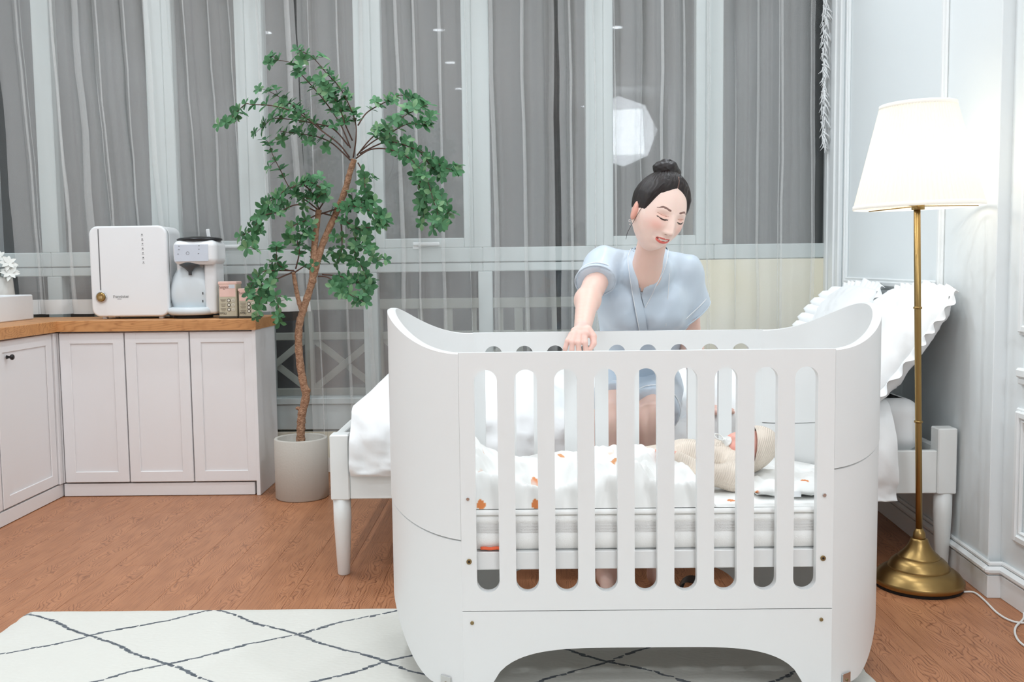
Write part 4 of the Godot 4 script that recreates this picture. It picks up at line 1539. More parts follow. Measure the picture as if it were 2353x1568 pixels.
	for q in [[2214, 1361], [2238, 1362], [2262, 1380], [2290, 1408], [2320, 1426], [2352, 1432], [2400, 1422], [2410, 1398], [2385, 1400], [2352, 1422], [2334, 1442], [2334, 1462], [2350, 1482], [2390, 1502], [2440, 1520]]:
		var p = at_y(q[0], q[1], 0.004) - c
		p.x = minf(p.x, 0.225)
		pts.append(p)
	tube(st, smooth_path(pts, 5), 0.0034, 8)
	obj("power_cord", st, cord, t)

# ---------------------------------------------------------------- artificial tree
func potted_tree():
	var z = -4.47
	var pc = at_z(694, 1100, z)
	var c = Vector3(pc.x, 0, z)
	var st = surf()
	var r = 0.124
	var h = 0.285
	lathe(st, [Vector2(0, 0.0), Vector2(r - 0.006, 0.0), Vector2(r, 0.006), Vector2(r, h - 0.004), Vector2(r - 0.003, h), Vector2(r - 0.014, h), Vector2(r - 0.017, h - 0.004), Vector2(r - 0.018, h - 0.05), Vector2(0, h - 0.05)], 56)
	var pot = obj("plant_pot", st, M.concrete)
	pot.position = c
	tag(pot, "round grey concrete planter on the floor beside the bed", "planter")
	st = surf()
	lathe(st, [Vector2(r - 0.019, h - 0.062), Vector2(r - 0.02, h - 0.049), Vector2(0.05, h - 0.046), Vector2(0, h - 0.047)], 32)
	obj("soil", st, M.soil, pot)
	var t = thing("artificial_tree", "slender leafy tree with a forked brown trunk in the concrete planter", "tree", Vector3(c.x, h - 0.06, z))
	var o = t.position
	var P = func(x, y, dz = 0.0): return at_z(x, y, z + dz) - o
	var wood = func(called, list, r0, r1, k = 6):
		var pts = []
		for q in list: pts.append(P.call(q[0], q[1], q[2] if q.size() > 2 else 0.0))
		pts = smooth_path(pts, k)
		var rad = []
		for i in pts.size(): rad.append(lerpf(r0, r1, float(i) / (pts.size() - 1)) * (1.0 + 0.12 * sin(i * 2.3) * sin(i * 0.9)))
		var s2 = surf()
		tube(s2, pts, rad, 12)
		return obj(called, s2, M.bark, t)
	wood.call("trunk", [[690, 1060], [691, 1000], [692, 975], [694, 950], [703, 910], [697, 880], [690, 840], [686, 790], [688, 745], [697, 712], [710, 672], [722, 630], [735, 580], [750, 540], [772, 490], [792, 440], [803, 400], [814, 366]], 0.021, 0.0135)
	wood.call("fork", [[718, 650], [721, 600], [723, 560], [728, 515], [733, 482]], 0.018, 0.013)
	wood.call("fork", [[697, 725], [686, 690], [679, 655], [674, 626]], 0.012, 0.009)
	wood.call("stub", [[700, 906], [709, 898], [713, 896]], 0.016, 0.006, 3)
	wood.call("stub", [[693, 944], [684, 938], [681, 941]], 0.014, 0.004, 3)
	# twigs in coordinates of a crop at 480, 80 with 2.306 pixels each; the fourth number of each list is how far it comes forward
	var twigs = [
		[0.10, [765, 650], [780, 540], [770, 440], [700, 290], [620, 200], [550, 120], [490, 90]],
		[-0.06, [750, 600], [700, 480], [620, 360], [545, 270], [480, 200], [440, 150], [330, 130]],
		[0.14, [745, 650], [690, 580], [600, 510], [500, 430], [430, 400], [330, 375], [230, 370], [190, 370], [120, 440], [90, 465]],
		[-0.04, [750, 665], [660, 580], [590, 545], [520, 530], [440, 520], [380, 510]],
		[0.04, [740, 590], [660, 500], [560, 470], [440, 450], [340, 445], [290, 490]],
		[-0.10, [600, 500], [480, 400], [400, 345], [320, 300]],
		[-0.08, [790, 480], [830, 420], [880, 385], [960, 345], [1020, 320], [1100, 350]],
		[0.12, [785, 640], [850, 560], [920, 500], [990, 460], [1070, 410], [1160, 370]],
		[0.02, [800, 620], [880, 560], [960, 520], [1060, 470], [1130, 480], [1170, 455]],
		[0.17, [780, 655], [850, 610], [940, 605], [1040, 640], [1110, 700], [1160, 780], [1190, 880], [1230, 1000]],
		[0.06, [800, 630], [930, 570], [1020, 580], [1100, 610], [1180, 650], [1240, 700], [1310, 720]],
		[0.10, [1100, 700], [1130, 800], [1190, 830], [1230, 850], [1270, 920], [1240, 1010]],
		[0.02, [1060, 640], [1100, 760], [1140, 880], [1140, 950]],
		[0.08, [790, 680], [820, 740], [830, 820], [850, 880]],
		[-0.02, [1110, 610], [1180, 700], [1230, 750]],
		[0.10, [760, 560], [720, 470], [690, 380], [640, 300], [590, 250]],
		[0.06, [585, 930], [540, 830], [480, 790], [430, 810], [380, 720], [340, 640], [320, 580]],
		[0.12, [585, 925], [620, 850], [560, 790], [500, 780]],
		[0.02, [580, 930], [500, 870], [400, 840], [310, 880]],
		[0.10, [575, 940], [470, 900], [370, 940], [290, 960], [220, 1040], [170, 1065]],
		[0.14, [280, 970], [250, 1060], [200, 1130]],
		[0.10, [595, 950], [690, 920], [780, 910], [870, 940], [930, 970]],
		[0.05, [600, 945], [680, 970], [760, 1010], [830, 1070], [860, 1160], [890, 1200]],
		[-0.02, [690, 980], [770, 1050], [775, 1180], [810, 1230], [850, 1330]],
		[0.06, [700, 890], [760, 880], [830, 890], [860, 870]],
		[0.05, [580, 950], [500, 990], [440, 1020], [430, 1080]],
		[-0.04, [700, 985], [705, 1130], [680, 1210]],
		[0.08, [760, 1020], [880, 1020], [930, 990]],
		[0.08, [455, 1255], [400, 1240], [360, 1200], [360, 1120]],
		[0.10, [450, 1250], [350, 1250], [280, 1260], [220, 1340]],
		[-0.03, [455, 1260], [520, 1220], [600, 1190]],
		[0.04, [460, 1240], [480, 1150], [470, 1090], [530, 1060]],
		[0.12, [440, 1260], [350, 1300], [310, 1330], [360, 1400], [375, 1520]],
		[0.14, [330, 1300], [280, 1390], [260, 1460]],
		[0.06, [580, 1280], [640, 1290], [720, 1360], [830, 1420]],
		[-0.03, [600, 1270], [690, 1280], [760, 1300], [840, 1340]],
		[0.10, [560, 800], [600, 830], [560, 870], [500, 860]],
		[0.07, [470, 800], [410, 820], [360, 860], [300, 900], [270, 950]]]
	rng.seed = 313
	var spots = []
	for w in twigs:
		var pts = []
		var n = w.size() - 1
		for i in n:
			var q = w[i + 1]
			var s = float(i) / (n - 1)
			pts.append(P.call(480 + q[0] / 2.306, 80 + q[1] / 2.306, w[0] * sqrt(s) + (rng.randf_range(-0.02, 0.02) if i else 0.0)))
		var path = smooth_path(pts, 5)
		var rad = []
		for i in path.size(): rad.append(lerpf(0.0038, 0.0013, float(i) / (path.size() - 1)))
		var s3 = surf()
		tube(s3, path, rad, 5)
		obj("twig", s3, M.twig, t)
		# whorls of leaves from a third of the way out
		var run = 0.0
		var length = 0.0
		for i in path.size() - 1: length += path[i].distance_to(path[i + 1])
		var next = length * 0.3
		for i in path.size() - 1:
			run += path[i].distance_to(path[i + 1])
			if run >= next or i == path.size() - 2:
				var dir = (path[i + 1] - path[i]).normalized()
				spots.append([path[i + 1], dir, 1.0])
				next = run + rng.randf_range(0.028, 0.042)
				if rng.randf() < 0.7:
					# short side shoot
					var sd = Vector3(rng.randf_range(-1, 1), rng.randf_range(-0.8, 0.7), rng.randf_range(-0.6, 1.0)).normalized()
					var e = path[i + 1] + sd * rng.randf_range(0.025, 0.05)
					var s4 = surf()
					tube(s4, [path[i + 1], path[i + 1].lerp(e, 0.5) + Vector3(0, 0.004, 0), e], 0.0011, 4)
					obj("twig", s4, M.twig, t)
					spots.append([e, sd, 0.85])
	# leaf: folded, pointed oval with its own curl
	var leaf_mesh = []
	for v in 3:
		var ls = surf()
		var curl = [0.10, 0.22, 0.02][v]
		grid(ls, 2, 5, func(u, s):
			var wd = 0.30 * pow(sin(PI * clampf(0.04 + 0.96 * pow(s, 1.35), 0.0, 1.0)), 0.8) * (1.0 - 0.08 * v)
			return Vector3((u - 0.5) * 2.0 * wd, 0.12 * absf(u - 0.5) * 2.0 * wd / 0.3 * 0.6 - curl * s * s, s))
		ls.generate_normals()
		leaf_mesh.append(ls.commit())
	var all = []
	for s in spots:
		var dir = s[1]
		var k = rng.randi_range(4, 6)
		var up = (dir * 0.55 + Vector3(0, 0.35, 0.45)).normalized()
		var side = up.cross(Vector3(0.3, 0.2, 1.0)).normalized()
		var fw = side.cross(up)
		var size = rng.randf_range(0.035, 0.049) * s[2]
		for i in k:
			var a = TAU * i / k + rng.randf_range(-0.25, 0.25)
			var out = (side * cos(a) + fw * sin(a) + up * rng.randf_range(0.1, 0.55)).normalized()
			var b = Basis.looking_at(-out, up)
			all.append([Transform3D(b.scaled_local(Vector3.ONE * size * rng.randf_range(0.8, 1.1)), s[0] + dir * 0.002), rng.randi() % 3, rng.randi() % 4 if rng.randf() < 0.7 else 0])
	# the leaves facing the room largest first
	var order = range(all.size())
	var near = []
	for i in all.size(): near.append([-(all[i][0].origin.z + all[i][0].basis.z.length() * 2.0), i])
	near.sort()
	var rest = [surf(), surf(), surf(), surf()]
	for k in near.size():
		var q = all[near[k][1]]
		if k < 300:
			var lf = part_of(leaf_mesh[q[1]], "leaf", M.leaf[q[2]], t)
			lf.transform = q[0]
		else:
			rest[q[2]].append_from(leaf_mesh[q[1]], 0, q[0])
	for k in 4:
		var ro = obj("leaves", rest[k], M.leaf[k], t, false)
		ro.set_meta("kind", "stuff")

# ---------------------------------------------------------------- fittings of the room that show in the glass
func fittings():
	var glow = mat(255, 252, 246, 0.4)
	glow.emission_enabled = true
	glow.emission = Color(0.932, 0.967, 0.995)
	glow.emission_energy_multiplier = 14.0
	for p in downlight_spots():
		var t = thing("ceiling_downlight", "small round white recessed ceiling downlight", "downlight", p, "recessed downlights in the ceiling")
		var st = surf()
		lathe(st, [Vector2(0.048, -0.003), Vector2(0.06, -0.004), Vector2(0.062, -0.001), Vector2(0.062, 0.0)], 28)
		obj("trim_ring", st, M.trim, t)
		st = surf()
		lathe(st, [Vector2(0.0, -0.002), Vector2(0.049, -0.002), Vector2(0.049, -0.0005), Vector2(0.0, -0.0005)], 24)
		obj("lamp_face", st, glow, t)
	# umbrella on its stand
	var aim = umbrella_aim()
	var foot = Vector3(UMBRELLA.x + 0.05, 0, UMBRELLA.z + 0.25)
	var t = thing("studio_umbrella", "white octagonal studio umbrella light on a black stand behind the camera", "studio light", foot)
	var white = mat(252, 252, 252, 0.7)
	white.cull_mode = BaseMaterial3D.CULL_DISABLED
	white.emission_enabled = true
	white.emission = Color(0.932, 0.967, 0.995)
	white.emission_energy_multiplier = 7.3
	var turn = Basis.looking_at(aim)
	var base = UMBRELLA - foot
	var st = surf()
	grid(st, 16, 6, func(u, v):
		var a = TAU * u
		var k = cos(PI / 8) / cos(fposmod(a, PI / 4) - PI / 8)
		var r = 0.41 * v * lerpf(1.0, k, v)
		return base + turn * Vector3(r * cos(a), r * sin(a), 0.14 * (1.0 - v * v)))
	obj("umbrella_cloth", st, white, t)
	st = surf()
	for i in 8:
		var a = TAU * i / 8.0
		var pts = []
		for k in 6:
			var v = k / 5.0
			pts.append(base + turn * Vector3(0.41 * v * cos(a), 0.41 * v * sin(a), 0.14 * (1.0 - v * v) + 0.006))
		tube(st, pts, 0.0025, 5)
	obj("ribs", st, M.black, t)
	st = surf()
	tube(st, [base + turn * Vector3(0, 0, 0.02), base + turn * Vector3(0, 0, 0.45)], 0.005, 8)
	obj("shaft", st, M.black, t)
	st = surf()
	var hub = base + turn * Vector3(0, 0, 0.38)
	tube(st, [Vector3(hub.x, 0.15, hub.z), Vector3(hub.x, 1.2, hub.z), hub], 0.013, 10)
	for i in 3:
		var a = TAU * i / 3.0
		tube(st, [Vector3(hub.x, 0.55, hub.z), Vector3(hub.x + 0.38 * cos(a), 0.012, hub.z + 0.38 * sin(a))], 0.011, 8)
	obj("stand", st, M.black, t)
	round_box("flash_head", hub, Vector3(0.12, 0.12, 0.22), 0.03, M.black, t, 4, turn)

func person():
	var R = func(x, y, z): return at_z(x, y, z)
	var pel = Vector3(0.431, 0.655, -3.44)
	var waist = Vector3(0.422, 0.80, -3.36)
	var chest = Vector3(0.414, 0.955, -3.23)
	var neck = R.call(1488, 592, -3.08)
	var head = R.call(1513, 492, -2.965)
	var rs = R.call(1384, 616, -3.17)
	var re = R.call(1350, 690, -2.95)
	var rw = R.call(1338, 757, -2.725)
	var ls = R.call(1572, 632, -3.2)
	var le = R.call(1590, 800, -3.29)
	var lw = R.call(1611, 928, -3.335)
	var rh = pel + Vector3(-0.075, -0.02, 0.02)
	var lh = pel + Vector3(0.062, -0.02, 0.02)
	var rk = R.call(1402, 968, -3.075)
	var lk = R.call(1497, 968, -3.085)
	var ra = Vector3(rk.x - 0.005, 0.085, -3.115)
	var la = Vector3(lk.x + 0.03, 0.085, -3.125)
	var skin = lin(240, 204, 189)
	var t = thing("person", "woman in a pale blue pyjama set with a high bun, reaching into the crib", "person", Vector3.ZERO)
	var sm = mat(255, 255, 255, 0.48)
	sm.vertex_color_use_as_albedo = true
	sm.subsurf_scatter_enabled = true
	sm.subsurf_scatter_strength = 0.12
	var st = surf()
	var off = Vector3(0.055, 0, 0)
	var trunk = [
		[pel - off * 0.5, pel + off * 0.4, 0.09, 0.09], [pel, waist, 0.09, 0.08], [waist - off * 0.6, chest - off + Vector3(0, 0, -0.02), 0.076, 0.076], [waist + off * 0.6, chest + off + Vector3(0, 0, -0.02), 0.076, 0.076],
		[chest + Vector3(0, 0, -0.015), neck + Vector3(0, -0.055, -0.03), 0.082, 0.05], [rs, ls, 0.045, 0.045], [neck + Vector3(-0.004, -0.05, -0.025), head + Vector3(-0.008, -0.045, -0.018), 0.048, 0.044]]
	var limbs = [
		[rs, re, 0.044, 0.035], [re, rw, 0.036, 0.025], [ls, le, 0.043, 0.034], [le, lw, 0.035, 0.024],
		[rh, rk, 0.076, 0.056], [lh, lk, 0.074, 0.056], [rk, rk.lerp(ra, 0.35), 0.054, 0.050], [rk.lerp(ra, 0.35), ra, 0.050, 0.031], [lk, lk.lerp(la, 0.35), 0.054, 0.050], [lk.lerp(la, 0.35), la, 0.050, 0.031],
		[ra, ra + Vector3(0, -0.045, -0.03), 0.033, 0.032], [ra + Vector3(0, -0.045, -0.02), ra + Vector3(-0.012, -0.062, 0.12), 0.03, 0.02], [la, la + Vector3(0, -0.045, -0.03), 0.033, 0.032], [la + Vector3(0, -0.045, -0.02), la + Vector3(0.03, -0.062, 0.12), 0.03, 0.02]]
	nets(st, trunk + limbs, 0.03, 0.0095, func(p): return skin)
	# hand over the rail: back of the hand up, fingers drooping, thumb towards the body's middle
	var hz = -2.685
	var H = func(x, y, z = 0.0): return at_z(x, y, hz + z)
	var hand = [
		[rw, H.call(1326, 768, -0.014), 0.0245, 0.014], [rw, H.call(1344, 768, -0.012), 0.0235, 0.014],
		[H.call(1315, 769, -0.014), H.call(1346, 768, -0.008), 0.0105, 0.0115], [H.call(1322, 762, -0.026), H.call(1346, 762, -0.018), 0.0135, 0.0135],
		[H.call(1312, 771, -0.012), H.call(1304, 784, 0.003), 0.0082, 0.0074], [H.call(1304, 784, 0.003), H.call(1299, 800, 0.004), 0.0073, 0.0066], [H.call(1299, 800, 0.004), H.call(1297, 812, -0.004), 0.0066, 0.0058],
		[H.call(1320, 771, -0.006), H.call(1315, 787, 0.011), 0.0088, 0.0078], [H.call(1315, 787, 0.011), H.call(1314, 804, 0.012), 0.0076, 0.007], [H.call(1314, 804, 0.012), H.call(1315, 818, 0.004), 0.0069, 0.006],
		[H.call(1331, 770, -0.004), H.call(1329, 788, 0.014), 0.0092, 0.0082], [H.call(1329, 788, 0.014), H.call(1330, 806, 0.015), 0.008, 0.0073], [H.call(1330, 806, 0.015), H.call(1331, 821, 0.008), 0.0072, 0.0062],
		[H.call(1343, 770, -0.006), H.call(1344, 788, 0.012), 0.0092, 0.0082], [H.call(1344, 788, 0.012), H.call(1346, 804, 0.012), 0.008, 0.0073], [H.call(1346, 804, 0.012), H.call(1348, 816, 0.004), 0.0072, 0.0062],
		[H.call(1351, 758, -0.024), H.call(1363, 774, -0.012), 0.0125, 0.0105], [H.call(1363, 774, -0.012), H.call(1364, 790, 0.0), 0.0098, 0.0086], [H.call(1364, 790, 0.0), H.call(1356, 803, 0.006), 0.0084, 0.007]]
	nets(st, hand, 0.003, 0.0026, func(p): return lin(241, 200, 187))
	# hand resting on the duvet, fingers pointing away to the side
	var hp = lw + Vector3(0.012, -0.018, 0.012)
	var rest = [[lw, hp + Vector3(0.02, -0.004, 0.01), 0.024, 0.018], [hp + Vector3(0.03, 0, -0.018), hp + Vector3(0.032, 0, 0.022), 0.014, 0.014]]
	for i in 4:
		var b = hp + Vector3(0.034, 0.002, -0.022 + i * 0.0155)
		var l = [0.05, 0.06, 0.062, 0.055][i]
		rest.append([b, b + Vector3(l * 0.55, 0.006, 0.003 * (i - 1.5)), 0.0095, 0.0088])
		rest.append([b + Vector3(l * 0.55, 0.006, 0.003 * (i - 1.5)), b + Vector3(l, -0.008, 0.006 * (i - 1.5)), 0.0086, 0.0074])
	rest.append([hp + Vector3(0.0, 0, 0.02), hp + Vector3(0.025, -0.002, 0.048), 0.012, 0.0105])
	rest.append([hp + Vector3(0.025, -0.002, 0.048), hp + Vector3(0.048, -0.008, 0.054), 0.01, 0.0082])
	nets(st, rest, 0.006, 0.0036, func(p): return lin(240, 202, 188))
	# head
	var hb = Basis(Vector3.BACK, deg_to_rad(-13.0)) * Basis(Vector3.UP, deg_to_rad(24.0)) * Basis(Vector3.RIGHT, deg_to_rad(14.0))
	var hx = Transform3D(hb, head)
	var face = func(u, v):
		var s = u * 2.0 - 1.0
		var a = PI * (0.5 * s + 0.5 * s * s * s)
		var q = v * 2.0 - 1.0
		var b = PI / 2 * (0.62 * q + 0.38 * q * q * q)
		return head_point(a, b)
	var tint = func(u, v, p):
		var q = hx.affine_inverse() * p
		return face_colour(q)
	grid(st, 230, 210, func(u, v): return hx * face.call(u, v), false, tint)
	# ears
	for sd in [-1, 1]:
		grid(st, 16, 12, func(u, v):
			var a = TAU * u
			var b = PI * (v - 0.5)
			var e = Vector3(cos(b) * cos(a) * 0.011, sin(b) * 0.031, cos(b) * sin(a) * 0.017)
			e.x += 0.004 * bump(e.z - 0.004, 0.008) * bump(e.y - 0.004, 0.016) * -1.0
			return hx * (Vector3(sd * 0.0755, -0.008, -0.012) + Basis(Vector3.UP, sd * 0.45) * (Basis(Vector3.RIGHT, -0.15) * (e * Vector3(sd, 1, 1)))), sd < 0, func(u, v, p): return lin(236, 176, 158))
	obj("body", st, sm, t)
	# hair: cap over the skull combed up to the bun
	var hm = mat(255, 255, 255, 0.5)
	hm.vertex_color_use_as_albedo = true
	var hs = surf()
	var bun = Vector3(-0.004, 0.128, -0.035)
	var nz = noise(1.0, 2, 207)
	grid(hs, 150, 90, func(u, v):
		var a = TAU * u - PI
		var low = hairline(a)
		var b = lerpf(low, PI / 2, v)
		var p = head_skull(a, b)
		var rel = (p - bun)
		var ang = atan2(rel.x, rel.z)
		var lift = 0.016 * pow(minf(v / 0.28, 1.0), 0.75) + 0.006 * soft(0.0, 0.6, v) + 0.0012 * sin(ang * 46.0 + 3.0 * nz.get_noise_2d(ang * 3.0, v * 4.0)) * minf(v * 6.0, 1.0) - 0.0035
		if absf(a) < 0.03: lift -= 0.003 * (1.0 - v)
		return hx * (p + p.normalized() * lift), false, func(u, v, p):
		var q = hx.affine_inverse() * p
		if absf(q.x - 0.001) < 0.0016 and q.z > 0.03: return lin(120, 92, 82)
		return lin(24, 18, 18).lerp(lin(40, 31, 29), clampf(0.5 + 0.8 * nz.get_noise_2d(q.x * 160.0, q.y * 22.0), 0, 1)))
	var ho = obj("hair", hs, hm, t)
	var bs = surf()
	grid(bs, 64, 36, func(u, v):
		var a = TAU * u
		var b = PI * (v - 0.5)
		var r = 1.0 + 0.05 * sin(a * 2.0 + b * 5.0) + 0.022 * sin(a * 14.0 + b * 16.0) + 0.05 * nz.get_noise_2d(cos(a) * 2.0, b * 2.0)
		return hx * (bun + Vector3(cos(b) * cos(a) * 0.043, sin(b) * 0.034, cos(b) * sin(a) * 0.04) * r), false, func(u, v, p): return lin(24, 19, 19))
	obj("bun", bs, hm, ho)
	var ws = surf()
	for q in [[Vector3(-0.074, 0.012, 0.018), Vector3(-0.079, -0.03, 0.012), Vector3(-0.083, -0.075, 0.004), Vector3(-0.078, -0.1, 0.0)], [Vector3(0.071, 0.03, 0.03), Vector3(0.074, 0.0, 0.03), Vector3(0.073, -0.022, 0.026)], [Vector3(0.069, 0.04, 0.036), Vector3(0.0725, 0.012, 0.036), Vector3(0.072, -0.01, 0.033)]]:
		var pts = []
		for p in smooth_path(q, 6): pts.append(hx * p)
		tube(ws, pts, 0.0007, 5)
	obj("loose_strand", ws, mat(40, 32, 30, 0.5), ho)
	var es = surf()
	var ep = hx * Vector3(-0.083, -0.043, -0.008)
	for k in 5:
		var a = TAU * k / 5.0
		lathe(es, [Vector2(0, -0.002), Vector2(0.002, 0), Vector2(0, 0.002)], 8, ep + Vector3(cos(a) * 0.0032, sin(a) * 0.0032, 0.002))
	lathe(es, [Vector2(0, -0.003), Vector2(0.003, 0), Vector2(0, 0.003)], 8, ep + Vector3(0, -0.011, 0.002))
	obj("earring", es, mat(232, 226, 224, 0.15, 0.9), t)
	clothes(t, pel, waist, chest, neck, rs, re, ls, le, rh, lh, rk, lk)

# skull without features: a is the longitude from the face, b the latitude
func head_skull(a, b):
	var p = Vector3(sin(a) * cos(b), sin(b), cos(a) * cos(b))
	var q = Vector3(p.x * 0.0745, p.y * 0.117, p.z * (0.09 if p.z > 0 else 0.1))
	var sq = 1.0 + 0.05 * pow(absf(p.x * p.z), 0.8)
	q.x *= sq
	q.z *= sq
	var t = clampf(-p.y, 0.0, 1.0)
	q.x *= 1.0 - 0.36 * pow(t, 1.9)
	if p.z > 0: q.z *= 1.0 + 0.04 * t - 0.22 * pow(t, 3.5)
	else: q.z *= 1.0 - 0.45 * t * t
	return q
func head_point(a, b):
	var q = head_skull(a, b)
	if q.z < 0.0: return q
	var x = q.x
	var ax = absf(x)
	var y = q.y
	var dz = 0.0
	# nose
	var rid = soft(0.026, -0.030, y) * soft(-0.046, -0.034, y)
	dz += (0.004 + 0.019 * rid) * bump(x, 0.0085 + 0.003 * rid) * soft(0.034, 0.012, y) * soft(-0.047, -0.036, y)
	dz += 0.006 * bump(ax - 0.0115, 0.0055) * bump(y + 0.034, 0.0065)
	dz += 0.0035 * bump(x, 0.009) * bump(y + 0.030, 0.008)
	# eyes under lowered lids
	dz -= 0.0075 * bump(ax - 0.032, 0.016) * bump(y - 0.012, 0.012)
	dz += 0.0065 * bump(ax - 0.032, 0.013) * bump(y - 0.0045, 0.0075)
	dz -= 0.0016 * bump(ax - 0.032, 0.013) * bump(y - 0.0125, 0.0022)
	dz += 0.0025 * bump(ax - 0.03, 0.02) * bump(y - 0.028, 0.008)
	# cheeks and smile
	dz += 0.006 * bump(ax - 0.038, 0.02) * bump(y + 0.022, 0.02)
	dz -= 0.002 * bump(ax - 0.030, 0.006) * bump(y + 0.05, 0.012)
	# mouth
	var my = -0.0615 + 5.5 * x * x
	dz += 0.0055 * bump(x, 0.022) * bump(y + 0.061, 0.016)
	dz += 0.0042 * bump(x, 0.018) * bump(y - my - 0.0062, 0.0034)
	dz += 0.0052 * bump(x, 0.017) * bump(y - my + 0.0075, 0.0042)
	dz -= 0.0045 * bump(x, 0.021) * bump(y - my, 0.0032)
	# chin
	dz += 0.007 * bump(x, 0.018) * bump(y + 0.094, 0.014)
	dz -= 0.003 * bump(x, 0.02) * bump(y + 0.079, 0.006)
	q.z += dz
	return q
func face_colour(q):
	var c = lin(248, 219, 206)
	if q.z < 0.015: return c
	var ax = absf(q.x)
	c = c.lerp(lin(233, 158, 142), 0.55 * bump(ax - 0.043, 0.02) * bump(q.y + 0.02, 0.019))
	c = c.lerp(lin(222, 158, 136), 0.55 * bump(ax - 0.032, 0.017) * bump(q.y - 0.0095, 0.007))
	# brows
	var by = 0.0310 + 0.0045 * soft(0.014, 0.036, ax) - 0.007 * soft(0.037, 0.052, ax)
	var bw = 0.0026 * soft(0.012, 0.018, ax) * (1.0 - 0.7 * soft(0.036, 0.052, ax))
	if ax > 0.012 and ax < 0.052 and absf(q.y - by) < bw * 1.15: c = lin(128, 94, 84)
	# lash line, curved down, with the dark of the eye just below
	var ly = 0.0015 + 7.0 * (ax - 0.031) * (ax - 0.031) + 0.0016 * soft(0.03, 0.048, ax)
	if ax > 0.0165 and ax < 0.0475:
		var d = q.y - ly
		if absf(d) < 0.0015: c = lin(48, 32, 28)
		elif d < 0.0 and d > -0.0032 and absf(ax - 0.031) < 0.0085: c = lin(74, 46, 38)
		elif absf(d - 0.0095) < 0.0007: c = lin(180, 120, 100)
	# mouth
	var my = -0.0615 + 5.5 * q.x * q.x
	var k = 1.0 - pow(ax / 0.0245, 2.0)
	if k > 0.0:
		var d = q.y - my
		if absf(d) < 0.0030 * sqrt(k):
			c = lin(246, 238, 228) if ax < 0.0165 and d > -0.0022 else lin(120, 52, 46)
		elif d > 0 and d < 0.0030 + 0.0062 * k - 0.002 * bump(q.x, 0.003): c = lin(222, 112, 102)
		elif d < 0 and d > -0.0030 - 0.0088 * sqrt(k): c = lin(228, 110, 98)
	# nostrils
	if absf(ax - 0.0075) < 0.0034 and absf(q.y + 0.0405) < 0.0016: c = lin(150, 88, 74)
	return c
func hairline(a):
	# latitude where the hair begins, by longitude from the face
	var d = absf(a)
	if d < 0.8: return 0.93 - 0.30 * pow(d / 0.8, 1.5)
	if d < 1.25: return lerpf(0.63, 0.02, soft(0.8, 1.25, d))
	if d < 1.75: return lerpf(0.02, -0.05, (d - 1.25) / 0.5)
	return lerpf(-0.05, -0.2, soft(1.75, 2.4, d))

